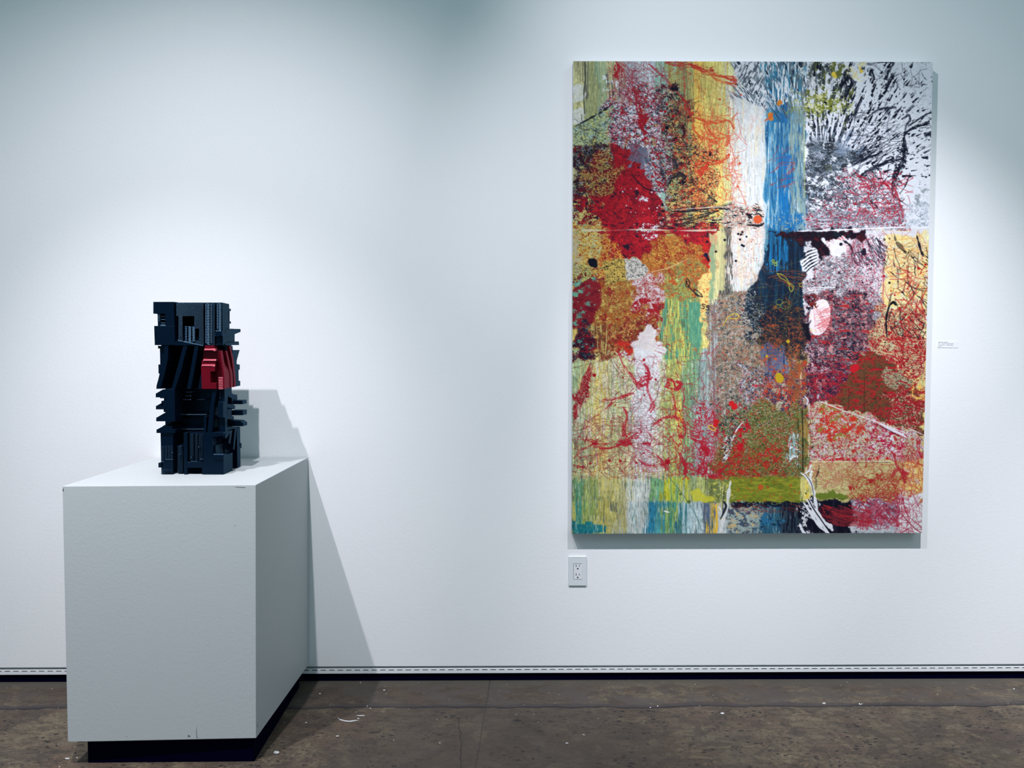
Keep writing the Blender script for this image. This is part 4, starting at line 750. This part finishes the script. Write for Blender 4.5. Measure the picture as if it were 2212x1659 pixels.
    lay(poly([(1740, 740), (1775, 735), (1790, 790), (1745, 800)], rough=6), ((206, 170, 180), 'b', .4, 5), ((40, 30, 50), 'r', .3, 5))
    lay(poly([(1900, 650), (2000, 660), (1998, 800), (1940, 790), (1880, 790), (1870, 740)], rough=9), ((222, 200, 150), 'f', 1, 1, .85), ((70, 56, 60), 'r', .22, 6), ((170, 48, 46), 'r', .3, 6), ((168, 34, 42), 'b', .14, 6), ((190, 190, 160), 'b', .14, 7))
    lay(poly([(1945, 700), (2000, 710), (1998, 860), (1950, 810), (1930, 770)], rough=8), ((172, 32, 44), 'b', .42, 7), ((226, 200, 156), 'r', .22, 6), ((90, 30, 40), 'r', .1, 5))
    lay(poly([(1858, 756), (1910, 762), (1950, 800), (1990, 840), (1998, 900), (1996, 936), (1940, 915), (1780, 862), (1835, 815)], rough=4), ((118, 74, 50), 'f', 1, 1), ((90, 78, 50), 'b', .3, 10, .8), ((168, 44, 44), 'b', .35, 9, .8), ((186, 34, 44), 'h', .14, 4), ((70, 40, 36), 'r', .14, 6))
    lay(poly([(1905, 788), (1950, 800), (1975, 830), (1940, 832), (1905, 815)], rough=5), ((172, 166, 132), 'f', 1, 1), ((70, 66, 60), 'r', .25, 5), ((170, 50, 44), 'r', .1, 6))
    lay(poly([(1910, 850), (1990, 830), (1996, 930), (1920, 905)], rough=8), ((160, 30, 40), 'b', .42, 7), ((200, 186, 160), 'r', .2, 6)); lay(poly([(1965, 820), (1992, 810), (1996, 870), (1975, 860)], rough=5), ((240, 196, 100), 'b', .5, 7))
    for x in (1800, 1833, 1867): stroke([(x, 800 + (1867 - x)), (x, 860 + (x - 1800) * .4)], 1.6, (60, 44, 34), .7, False)
    dots([1844, 1848], [790, 787], [8, 8], (200, 30, 44))
    lay(ell(1770, 678, 23, 40, 12, rough=.3, feather=1), ((240, 232, 236), 'f', 1, 1), ((240, 214, 150), 'b', .12, 16, .6)); tangle(44, (1755, 655, 1785, 705), (214, 80, 84), .8, 34, .1, ang=-.4, spread=.5, a=.8); tangle(26, (1755, 655, 1785, 705), (214, 90, 96), .7, 34, .1, ang=1.2, spread=.5, a=.7)
    lay(poly([(1742, 628), (1765, 628), (1760, 660), (1744, 665)], rough=4), ((120, 36, 36), 'b', .6, 6), (BLK, 'b', .3, 6)); lay(poly([(1735, 690), (1748, 690), (1752, 730), (1736, 730)], rough=3), ((20, 18, 34), 'f', 1, 1))
    stroke([(1932, 500), (1936, 515), (1950, 530), (1957, 540)], 6, (104, 98, 78), .95, True, .4); dots([1910, 1921], [510, 508], [3, 2], (104, 98, 78))
    stroke([(1916, 720), (1914, 685), (1920, 655), (1932, 645)], 3, (14, 14, 30), .95, False, .3); stroke([(1922, 650), (1930, 645), (1935, 652)], 6, (14, 14, 30), .95); tangle(90, (1915, 500, 2002, 620), (190, 90, 50), .7, 50, .3, a=.75)
    tangle(80, (1920, 520, 2002, 720), (22, 20, 34), 1.1, 40, .4, ang=1.2, spread=2.0); tangle(90, (1930, 560, 2002, 760), (184, 40, 44), 1.2, 40, .4); spat(24, (1900, 520, 2000, 740), (186, 34, 40), (1, 3.5)); spat(10, (1850, 510, 1990, 640), BLK, (1, 3))
    stroke([(1980, 500), (1988, 530), (1994, 545), (1984, 520)], 4, (16, 16, 30), .9, True, .5); stroke([(1906, 560), (1908, 600), (1904, 650)], 1.6, (190, 60, 80), .8)
    # under the diagonal
    lay(poly([(1745, 870), (1775, 862), (1994, 938), (1992, 1004), (1745, 1010), (1758, 950)], rough=4), ((204, 196, 166), 'f', 1, 1), ((214, 206, 210), 'b', .3, 10), ((176, 60, 66), 'r', .24, 6), ((120, 110, 100), 'r', .14, 5), ((190, 60, 54), 'b', .1, 7))
    lay(poly([(1870, 915), (1950, 930), (1965, 990), (1900, 980), (1870, 960)], rough=9), ((184, 30, 66), 'b', .4, 6), ((226, 220, 230), 'b', .2, 5)); lay(poly([(1770, 865), (1800, 880), (1880, 905), (1860, 930), (1790, 945), (1765, 920)], rough=8), ((206, 60, 44), 'b', .42, 8), ((150, 130, 60), 'b', .14, 7))
    lay(poly([(1765, 1000), (1790, 978), (1850, 985), (1930, 992), (1940, 1000), (1745, 1012)], rough=5), ((200, 34, 40), 'b', .6, 9), ((230, 226, 226), 'b', .16, 5))
    lay(rect(1752, 992, 1990, 1078, rough=2), ((210, 200, 142), 'f', 1, 1, .9), ((190, 176, 110), 'b', .3, 12, .8), ((160, 120, 90), 'r', .12, 6)); lay(rect(1835, 1020, 1950, 1080, rough=8), ((170, 150, 90), 'b', .5, 9, .8), ((176, 60, 44), 'r', .24, 7), ((170, 40, 44), 'b', .07, 9))
    lay(rect(1950, 985, 1993, 1066, rough=5), ((242, 216, 130), 'f', 1, 1, .85), ((222, 214, 190), 'b', .2, 12)); stroke([(1752, 993), (1850, 993), (1922, 992)], 1.4, (236, 234, 224), .9, False); stroke([(1840, 995), (1922, 995)], 1.2, (80, 50, 40), .7, False)
    lay(poly([(1765, 1064), (1800, 1058), (1828, 1068), (1834, 1074), (1765, 1076)], rough=2), ((110, 128, 48), 'f', 1, 1)); stroke([(1725, 1080), (1800, 1076), (1945, 1070)], 1.2, (60, 60, 40), .6, False)
    # red threads right
    tangle(100, (1750, 995, 1860, 1045), (180, 64, 72), .6, 34, .7, a=.8); tangle(120, (1840, 985, 1990, 1075), (172, 48, 50), .7, 44, .8, a=.85); tangle(90, (1930, 960, 1992, 1075), (190, 56, 44), .8, 60, .5, a=.85)
    clot([(1945, 1010), (1950, 1030), (1948, 1070), (1946, 1100), (1935, 1122)], 9.1, (172, 26, 48)); clot([(1925, 1030), (1940, 1012), (1960, 1022)], 7.800000000000001, (176, 28, 48))
    clot([(1945, 1015), (1936, 996), (1930, 970)], 5.2, (176, 28, 48)); clot([(1982, 940), (1984, 965), (1992, 985)], 6.5, (176, 28, 48))
    tangle(70, (1760, 870, 1990, 1000), (180, 38, 62), 1.1, 26, 1.0, a=.8); tangle(40, (1900, 700, 1998, 930), (180, 30, 44), 1.6, 34, .6, ang=.15, spread=.9, a=.85)
    # the white torn lines
    stroke([(1722, 492), (1800, 490), (1880, 486), (1962, 483)], 2.6, (238, 238, 244), .95, False, .5); stroke([(1978, 484), (2006, 483)], 2, (244, 244, 250), .9, False)
    stroke([(1770, 860), (1830, 884), (1900, 908), (1955, 930)], 1.8, (236, 230, 230), .9, False, .4); stroke([(1875, 898), (1905, 912), (1945, 932), (1958, 940)], 5, (234, 232, 242), .95, True, .5); stroke([(1880, 906), (1915, 922), (1945, 938)], 2, (60, 20, 44), .8); stroke([(1960, 918), (1996, 935)], 2.4, (230, 222, 232), .8)
    stroke([(1738, 855), (1745, 866), (1750, 900), (1755, 950)], 5, (214, 190, 200), .5, False, .6); stroke([(1737, 848), (1745, 858), (1742, 868)], 3, WHT, .9); stroke([(1768, 845), (1766, 855)], 5, (200, 200, 210), .8)
    stroke([(1560, 980), (1575, 960), (1590, 925), (1605, 905)], 3, WHT, .9, True, .4); stroke([(1573, 955), (1583, 930), (1598, 908)], 2, (60, 40, 40), .8); lay(poly([(1562, 985), (1570, 935), (1580, 945), (1578, 985), (1560, 1000)], rough=5), ((220, 224, 226), 'b', .5, 5), ((60, 60, 66), 'r', .3, 5))
    # ---- 8 lower left threads
    lay(poly([(1332, 720), (1368, 735), (1364, 765), (1340, 750)], rough=6), ((196, 50, 40), 'b', .7, 7))
    lay(poly([(1362, 730), (1410, 690), (1430, 740), (1428, 800), (1410, 900), (1375, 950), (1362, 860), (1378, 800)], rough=5), ((230, 232, 236), 'f', 1, 1, .85)); lay(poly([(1290, 770), (1345, 760), (1370, 850), (1300, 940), (1240, 940), (1250, 850)], rough=10), ((226, 224, 206), 'v', .4, 3, .7))
    lay(poly([(1378, 940), (1388, 890), (1405, 880), (1412, 890), (1400, 935), (1385, 945)], rough=3), ((230, 232, 236), 'f', 1, 1, .95))
    lay(poly([(1372, 950), (1400, 955), (1440, 1030), (1370, 1030)], rough=10), ((214, 218, 220), 'b', .5, 9, .85))
    lay(poly([(1276, 785), (1285, 790), (1282, 830), (1262, 870), (1245, 905), (1238, 900), (1240, 860), (1256, 820)], rough=5), ((160, 22, 44), 'b', .66, 6), ((200, 196, 150), 'r', .1, 6))
    tangle(480, (1238, 770, 1545, 1024), (132, 48, 50), .5, 60, .5, a=.7); tangle(220, (1238, 900, 1460, 1026), (160, 28, 52), .6, 46, .6); tangle(200, (1330, 740, 1545, 1024), (166, 30, 46), .8, 26, 1.0)
    tangle(160, (1238, 770, 1450, 1024), (60, 66, 60), .5, 70, .3, a=.6); tangle(170, (1440, 870, 1545, 1026), (182, 30, 46), 1.2, 20, 1.2); tangle(90, (1540, 930, 1720, 1026), (190, 44, 44), 1.2, 20, 1.2)
    for p, w in (([(1330, 745), (1345, 775), (1360, 800), (1378, 828), (1395, 822)], 7), ([(1392, 775), (1402, 800), (1398, 830), (1410, 870), (1405, 885)], 7), ([(1378, 830), (1395, 812), (1405, 815)], 10), ([(1442, 815), (1470, 820), (1462, 836), (1440, 820)], 11), ([(1470, 820), (1478, 850), (1462, 900), (1458, 870), (1450, 830)], 4),
                 ([(1280, 958), (1320, 958), (1350, 948), (1362, 940), (1378, 935)], 8), ([(1335, 942), (1350, 955), (1362, 950)], 10), ([(1250, 935), (1270, 945), (1290, 952)], 5), ([(1285, 895), (1310, 875), (1330, 855), (1355, 845)], 4), ([(1300, 860), (1340, 852), (1368, 842)], 4),
                 ([(1340, 900), (1350, 925), (1352, 940)], 5), ([(1345, 870), (1355, 890), (1350, 920)], 4), ([(1405, 915), (1420, 905), (1430, 900)], 5), ([(1430, 898), (1460, 895), (1480, 915), (1470, 940)], 7), ([(1380, 985), (1400, 1000), (1440, 998)], 4), ([(1395, 965), (1425, 985), (1440, 1010)], 4), ([(1385, 952), (1405, 955)], 7),
                 ([(1460, 960), (1478, 1000), (1480, 1020), (1500, 1022)], 8), ([(1510, 960), (1525, 975), (1520, 1000), (1512, 1020)], 14), ([(1490, 940), (1518, 952), (1526, 975)], 10), ([(1515, 1015), (1545, 1022), (1580, 990)], 12), ([(1238, 990), (1260, 965), (1290, 950)], 3), ([(1238, 998), (1262, 1005)], 4), ([(1540, 880), (1552, 920), (1545, 935)], 7)):
        clot(p, w * 1.0, (174, 26, 46), .9, 1.0)
    dots([1442, 1340, 1317, 1391, 1284], [993, 991, 990, 770, 803], [6, 3, 3, 3, 4], CRI); spat(110, (1240, 790, 1540, 1020), CRI, (.5, 2.6))
    stroke([(1462, 885), (1470, 895), (1474, 905)], 3, (226, 150, 40), .9); loop([(1530, 914), (1537, 913), (1545, 921), (1541, 924), (1532, 919), (1530, 914)], 2, (230, 180, 60))
    dots([1547, 1545], [905, 912], [6, 5], (200, 30, 40))
    lay(rect(1237, 1010, 1440, 1030, rough=6), ((196, 190, 130), 'v', .4, 3, .7)); tangle(60, (1238, 1000, 1440, 1026), (150, 60, 50), .6, 30, .5, a=.7)
    # ---- 9 upper left red threads
    tangle(260, (1320, 134, 1480, 330), (160, 30, 50), .8, 34, .5, a=.85); tangle(160, (1322, 134, 1400, 220), (150, 44, 52), .6, 50, .2, a=.7); tangle(230, (1470, 230, 1600, 440), (218, 88, 60), .65, 46, .6, a=.8); tangle(46, (1490, 240, 1600, 330), (222, 74, 52), 1.1, 40, .9, clump=1); tangle(70, (1440, 134, 1580, 300), (190, 84, 60), .6, 60, .3, a=.7)
    tangle(70, (1470, 340, 1590, 420), (222, 84, 52), .9, 40, .7, a=.85); tangle(90, (1440, 210, 1500, 440), (40, 34, 40), .8, 36, .5, a=.8)
    for p, w, c in (([(1330, 134), (1336, 150), (1328, 165)], 8, CRI), ([(1375, 195), (1378, 225), (1384, 250), (1380, 262), (1395, 285)], 8, CRI), ([(1380, 245), (1392, 256), (1380, 262)], 11, CRI), ([(1435, 136), (1470, 138), (1500, 142), (1540, 150)], 7, (184, 40, 44)), ([(1500, 140), (1520, 155), (1570, 165), (1590, 172)], 6, (206, 66, 48)),
                    ([(1400, 138), (1420, 155), (1450, 182), (1468, 205), (1485, 225), (1490, 250)], 3, CRI), ([(1462, 175), (1455, 185), (1452, 192)], 6, (50, 20, 40)), ([(1530, 160), (1560, 175), (1590, 180)], 4, ORG), ([(1497, 240), (1500, 280), (1535, 300), (1575, 290), (1568, 310)], 4, ORG), ([(1500, 250), (1540, 262), (1572, 256), (1585, 275)], 3.4, ORG),
                    ([(1515, 250), (1530, 275), (1545, 295)], 3, ORG), ([(1500, 352), (1520, 345), (1555, 345), (1570, 330)], 4, ORG), ([(1530, 345), (1520, 360), (1508, 370)], 7, (216, 60, 40)), ([(1440, 372), (1455, 365), (1480, 350)], 3, (184, 50, 44)), ([(1476, 160), (1478, 200), (1482, 230), (1494, 245)], 3, (196, 60, 50)),
                    ([(1440, 395), (1452, 375), (1470, 372), (1480, 380)], 6, (24, 24, 40)), ([(1425, 345), (1430, 370), (1436, 380)], 4, (24, 24, 40)), ([(1456, 335), (1460, 360)], 4, (24, 24, 40)), ([(1500, 395), (1530, 415), (1548, 430)], 2, (24, 24, 40))):
        clot(p, w * 1.2, c, .92, 1.3)
    dots([1440, 1461, 1459, 1453], [272, 190, 296, 190], [4, 4, 4, 4], BLK); spat(60, (1330, 200, 1460, 330), CRI, (.8, 3.4)); spat(30, (1490, 180, 1600, 400), ORG, (.8, 3)); spat(24, (1420, 300, 1540, 440), BLK, (1, 3.4))
    # ---- 10 the bottom strip, right half
    lay(poly([(1570, 1088), (1620, 1082), (1650, 1100), (1640, 1152), (1572, 1152)], rough=7), ((160, 176, 170), 'f', 1, 1, .8), ((70, 84, 104), 'b', .4, 9), ((196, 176, 130), 'b', .16, 8)); lay(rect(1580, 1082, 1726, 1094, rough=1), ((20, 26, 46), 'b', .7, 9)); lay(rect(1648, 1106, 1690, 1140, rough=6), ((46, 112, 150), 'b', .5, 12), ((26, 50, 70), 'b', .2, 8))
    lay(rect(1690, 1085, 1726, 1153, rough=4), ((46, 62, 78), 'v', .6, 3), ((22, 26, 44), 'v', .4, 3)); lay(poly([(1727, 1080), (1850, 1076), (1852, 1120), (1830, 1153), (1727, 1153)], rough=4), ((14, 16, 34), 'f', 1, 1), ((30, 30, 50), 'v', .2, 4))
    lay(poly([(1826, 1078), (1950, 1070), (1952, 1120), (1900, 1140), (1870, 1120), (1845, 1110)], rough=5), ((176, 176, 190), 'f', 1, 1), ((90, 96, 112), 'b', .3, 8), ((214, 216, 224), 'b', .25, 6), ((60, 60, 80), 'r', .12, 5)); lay(poly([(1850, 1128), (1900, 1140), (1940, 1122), (1960, 1153), (1835, 1153)], rough=5), ((200, 206, 210), 'f', 1, 1), ((170, 176, 184), 'b', .25, 8)); lay(poly([(1945, 1066), (1993, 1062), (1993, 1153), (1940, 1153)], rough=3), ((228, 230, 230), 'f', 1, 1), ((206, 212, 210), 'b', .25, 18, .7))
    clot([(1770, 1092), (1800, 1105), (1840, 1118), (1890, 1130)], 9.1, (166, 40, 50)); tangle(90, (1770, 1088, 1870, 1130), (168, 44, 52), 1.4, 50, .1, ang=.36, spread=.3, a=.75); tangle(200, (1850, 1072, 1950, 1138), (176, 34, 60), 1.0, 40, .6, a=.85); tangle(66, (1945, 1065, 1990, 1150), (168, 30, 60), .8, 50, .3); stroke([(1950, 1075), (1960, 1110), (1992, 1140)], 2.2, (168, 30, 60), .9, False, .4); stroke([(1948, 1110), (1975, 1140), (1992, 1152)], 2, (150, 30, 56), .9, False); tangle(30, (1570, 1084, 1720, 1100), (140, 56, 40), .8, 50, .1, ang=.4, spread=.4, a=.8)
    clot([(1898, 1108), (1925, 1130), (1940, 1135), (1930, 1120)], 3.9000000000000004, (176, 30, 54))
    # white forked splash
    lay(poly([(1727, 1080), (1745, 1075), (1765, 1082), (1760, 1110), (1745, 1153), (1727, 1153)], rough=6), ((220, 222, 228), 'b', .45, 6), ((14, 16, 34), 'b', .3, 6))
    for p, w in (([(1730, 1018), (1745, 1030), (1755, 1050), (1760, 1075), (1765, 1100)], 9), ([(1742, 1068), (1752, 1090), (1768, 1115), (1782, 1140), (1792, 1152)], 12), ([(1735, 1082), (1750, 1105), (1766, 1130), (1784, 1150)], 7), ([(1780, 1128), (1792, 1135), (1798, 1145)], 8), ([(1727, 1130), (1733, 1145), (1740, 1153)], 6), ([(1754, 1010), (1750, 1030), (1755, 1050)], 5), ([(1752, 998), (1748, 1012), (1736, 1020)], 4)):
        stroke(p, w, (236, 238, 244), .97, True, .3)
    stroke([(1738, 1020), (1752, 1040), (1758, 1070)], 1.8, (30, 28, 30), .9); stroke([(1740, 1062), (1756, 1095), (1776, 1125), (1794, 1152)], 2.4, (14, 14, 30), .95, False); stroke([(1738, 1035), (1745, 1060), (1742, 1072), (1749, 1074)], 6, (238, 206, 84), .9, True, .3); stroke([(1763, 1030), (1762, 1055)], 3, (90, 90, 70), .8); stroke([(1770, 1002), (1766, 1020), (1760, 1030)], 2.5, (50, 44, 40), .8, True, .4)
    lay(poly([(1730, 1115), (1745, 1125), (1755, 1150), (1735, 1140)], rough=4), ((226, 228, 230), 'b', .6, 6))
    for p, w in (([(1578, 1035), (1574, 1060), (1570, 1095), (1560, 1130), (1556, 1150)], 8), ([(1550, 1090), (1558, 1100), (1562, 1120)], 4)): stroke(p, w, (222, 224, 222), .95, True, .2)
    stroke([(1546, 1090), (1549, 1120), (1547, 1152)], 5, (230, 186, 70), .95, False, .2); stroke([(1565, 1045), (1562, 1080), (1560, 1110)], 2, (40, 44, 50), .8); stroke([(1562, 1080), (1568, 1092), (1556, 1120)], 5, (24, 26, 40), .9); stroke([(1440, 1020), (1470, 1058), (1500, 1105), (1516, 1145)], 1.4, (70, 110, 100), .8, False)
    stroke([(1434, 1101), (1440, 1103), (1446, 1104)], 3, (240, 240, 240), 1); stroke([(1306, 1078), (1305, 1100), (1306, 1135)], 2.2, (96, 100, 70), .8, True); lay(poly([(1316, 1082), (1336, 1090), (1336, 1108), (1326, 1106)], rough=4), ((110, 116, 100), 'v', .6, 2)); dots([1470, 1488], [1064, 1081], [3, 4], (90, 110, 60))
    # from the seen outline (leaning right edge) to the true rectangle
    rows = np.arange(PH); xl = 1238 - .002 * rows - X0; xr = 2015 - .0226 * rows - X0 - .5
    for r in range(PH):
        u = np.linspace(xl[r], min(xr[r], PW - 1), PW); i = np.clip(u.astype(int), 0, PW - 2); f = (u - i)[:, None]
        img[r] = img[r][i] * (1 - f) + img[r][i + 1] * f
    # fine grain of the whole surface
    g = noise(PH, PW, 1.6, 1.6, 1) * .018 + noise(PH, PW, 5, 5, 2) * .012
    np.copyto(img, np.clip(img * (1 + g[..., None]), 0, 1))
    return img

def build_canvas():
    rgb = make_painting()
    PH, PW = rgb.shape[:2]
    g = rgb[..., :3].astype(np.float64)
    g = np.where(g <= .04045, g / 12.92, ((g + .055) / 1.055) ** 2.4)          # albedo, linear
    g = np.clip(g ** 1.04 * CANVAS_GAIN, 0, .86)
    xs = np.linspace(-WC / 2, WC / 2, PW); zs = np.linspace(HC / 2, -HC / 2, PH)
    lum = g.mean(axis=2); rel = (lum - lum.mean()) * .0006
    co = np.empty((PH, PW, 3), np.float32); co[..., 0] = xs[None, :]; co[..., 2] = zs[:, None]; co[..., 1] = -TC / 2 - rel
    idx = np.arange(PH * PW).reshape(PH, PW)
    q = np.stack([idx[:-1, :-1], idx[1:, :-1], idx[1:, 1:], idx[:-1, 1:]], axis=-1).reshape(-1, 4)
    me = bpy.data.meshes.new('painted_canvas'); nv, nf = PH * PW, len(q)
    me.vertices.add(nv); me.vertices.foreach_set('co', co.reshape(-1))
    me.loops.add(nf * 4); me.loops.foreach_set('vertex_index', q.reshape(-1).astype(np.int32))
    me.polygons.add(nf); me.polygons.foreach_set('loop_start', np.arange(0, nf * 4, 4, dtype=np.int32))
    try: me.polygons.foreach_set('loop_total', np.full(nf, 4, np.int32))
    except Exception: pass
    me.update(calc_edges=True)
    me.polygons.foreach_set('use_smooth', np.ones(nf, bool))
    ca = me.color_attributes.new('paint', 'FLOAT_COLOR', 'POINT')
    c4 = np.ones((nv, 4), np.float32); c4[:, :3] = g.reshape(-1, 3); ca.data.foreach_set('color', c4.reshape(-1))
    m = bpy.data.materials.new('oil_paint'); m.use_nodes = True; nt = m.node_tree; b = nt.nodes['Principled BSDF']
    a = nt.nodes.new('ShaderNodeAttribute'); a.attribute_name = 'paint'; nt.links.new(a.outputs['Color'], b.inputs['Base Color'])
    b.inputs['Roughness'].default_value = .6; b.inputs['Specular IOR Level'].default_value = .1
    me.materials.append(m)
    o = bpy.data.objects.new('painted_canvas', me); link(o, pt); return o
CANVAS_GAIN = .80
build_canvas()
MB().box(X0C, X0C + WC, -TC + .0008, -.001, Z1C - HC, Z1C).build('stretcher_edge', CANVAS_EDGE, pt)

# ------------------------------------------------------------------ wall outlet
OX, OZ = .2491, .5028
ou = thing('wall_outlet', (OX + .035, -.003, OZ - .057), 'white rectangular power outlet on the wall under the painting', 'power outlet')
m = MB(); ux0, ux1, uz0, uz1 = OX + .0185, OX + .0525, OZ - .0905, OZ - .0262
m.box(OX, ux0, -.0065, -.0003, OZ - .1143, OZ); m.box(ux1, OX + .070, -.0065, -.0003, OZ - .1143, OZ); m.box(ux0, ux1, -.0065, -.0003, uz1, OZ); m.box(ux0, ux1, -.0065, -.0003, OZ - .1143, uz0)
m.prism([(OX + .0006, -.0065, OZ), (OX + .0694, -.0065, OZ), (OX + .070, -.0003, OZ + .0022), (OX, -.0003, OZ + .0022)], (0, 0, -.001))
m.build('cover_plate', PLATE, ou)
MB().box(ux0 - .0005, ux1 + .0005, -.0022, -.0005, uz0, uz1).build('gap', HOLE, ou)['label'] = 'dark gap round the receptacle'
rc = MB().box(ux0 + .0013, ux1 - .0001, -.0068, -.001, uz0 + .0014, uz1 - .0022).build('receptacle', PLATE2, ou, bevel=.0005)
cxo = (ux0 + ux1) / 2
for zc in (uz1 - .0085, uz0 + .0205):
    MB().box(cxo - .0075, cxo - .0052, -.0072, -.0060, zc - .0045, zc + .0045).build('slot', HOLE, rc)
    MB().box(cxo + .0055, cxo + .0075, -.0072, -.0060, zc - .0035, zc + .0035).build('slot', HOLE, rc)
    k = MB(); k.prism([(cxo + .0029 * math.cos(t), -.0072, zc - .0118 + .0029 * math.sin(t)) for t in np.linspace(0, 2 * math.pi, 16, endpoint=False)], (0, .0012, 0)); k.build('ground_hole', HOLE, rc)

# ------------------------------------------------------------------ label card
lab = thing('wall_label', (1.741, -.0006, 1.3447), 'small white caption card with four lines of tiny grey text, right of the painting', 'label')
MB().prism(px_front([(2024.5, 737), (2071.2, 737), (2070, 751.5), (2024.8, 751)], -.0012), (0, .0009, 0)).build('card', CARD, lab)
random.seed(11)
m = MB()
for (xa, xb, yy, h) in ((2027.2, 2048, 739.4, 1.0), (2027.2, 2031, 742.2, .6), (2034.4, 2043, 742.3, .8), (2045, 2059.6, 742.4, .8), (2027.2, 2029.6, 745, .6), (2031.4, 2040.6, 745.1, .7), (2044, 2059.6, 745.4, .75), (2027, 2034.4, 747.8, .8)):
    x = xa
    while x < xb:
        w = min(random.choice((.5, .7, .9)), xb - x + .3); hh = h * random.choice((.7, 1, 1, 1.3))
        m.prism(px_front([(x, yy - hh / 2), (x + w, yy - hh / 2), (x + w, yy + hh / 2), (x, yy + hh / 2)], -.0016), (0, .0003, 0)); x += w + .32
m.build('printed_text', INK, lab)

# ------------------------------------------------------------------ small marks on the floor (white paint scrapes)
m = MB(); random.seed(3)
for pts in ([(728, 1549), (734, 1555), (745, 1558), (757, 1559), (768, 1557), (776, 1555.5), (766, 1555.5), (756, 1557), (744, 1556), (734, 1553)], [(768, 1546), (780, 1544.6), (792, 1545), (780, 1546.6)], [(771, 1551.4), (776, 1551), (778, 1552.4), (771, 1552.8)],
            [(827, 1489.6), (832, 1489.4), (832.6, 1491.4), (827.4, 1491.6)], [(688, 1497), (693, 1497), (694, 1499), (689, 1499.4)], [(658, 1559.6), (664, 1559.6), (664, 1562), (659, 1562)], [(777.6, 1473), (779.6, 1472.4), (780, 1476), (778, 1476)], [(792, 1523.6), (794.6, 1523.6), (794.4, 1526), (792, 1526)],
            [(798.6, 1528.6), (802, 1528.8), (801.6, 1531), (798.4, 1530.6)], [(725, 1589), (731, 1588.6), (733, 1590.4), (726, 1591)], [(1403, 1527), (1407, 1527.2), (1407, 1529.4), (1403, 1529)], [(1418.6, 1523.6), (1423, 1523.8), (1422.6, 1526.2), (1418.6, 1526)], [(1555, 1539), (1563, 1538.6), (1566, 1541.4), (1559, 1543)],
            [(1220, 1604), (1229, 1603.6), (1229, 1606), (1221, 1606.2)], [(1775, 1518), (1783, 1517), (1785, 1520), (1778, 1520.6)], [(1855, 1519), (1857.6, 1519), (1858, 1521), (1863, 1519.4), (1862, 1521.4), (1856, 1522)], [(2188, 1486.6), (2193, 1487), (2192.6, 1489), (2188, 1488.6)], [(588, 1626), (600, 1621), (606, 1624), (594, 1629)], [(138, 1637), (150, 1636), (152, 1639.4), (140, 1640)], [(164, 1637), (168, 1634), (168, 1638)]):
    if len(pts) <= 4:                                                    # small flecks: irregular rounded drops
        cx = sum(q[0] for q in pts) / len(pts); cy = sum(q[1] for q in pts) / len(pts); rx = .42 * (max(q[0] for q in pts) - min(q[0] for q in pts)); ry = .42 * (max(q[1] for q in pts) - min(q[1] for q in pts))
        pts = [(cx + rx * math.cos(t) * random.uniform(.75, 1.05), cy + ry * math.sin(t) * random.uniform(.75, 1.05)) for t in np.linspace(0, 2 * math.pi, 11)[:-1]]
    m.prism([at(a, b, 2, .0004) for a, b in pts], (0, 0, -.0003))
MARK = mat('white_paint_fleck', (.52, .54, .55), .8, .2)
o = m.build('floor_flecks', MARK); o['kind'] = 'structure'; o['label'] = 'white paint scrapes and flecks on the floor'
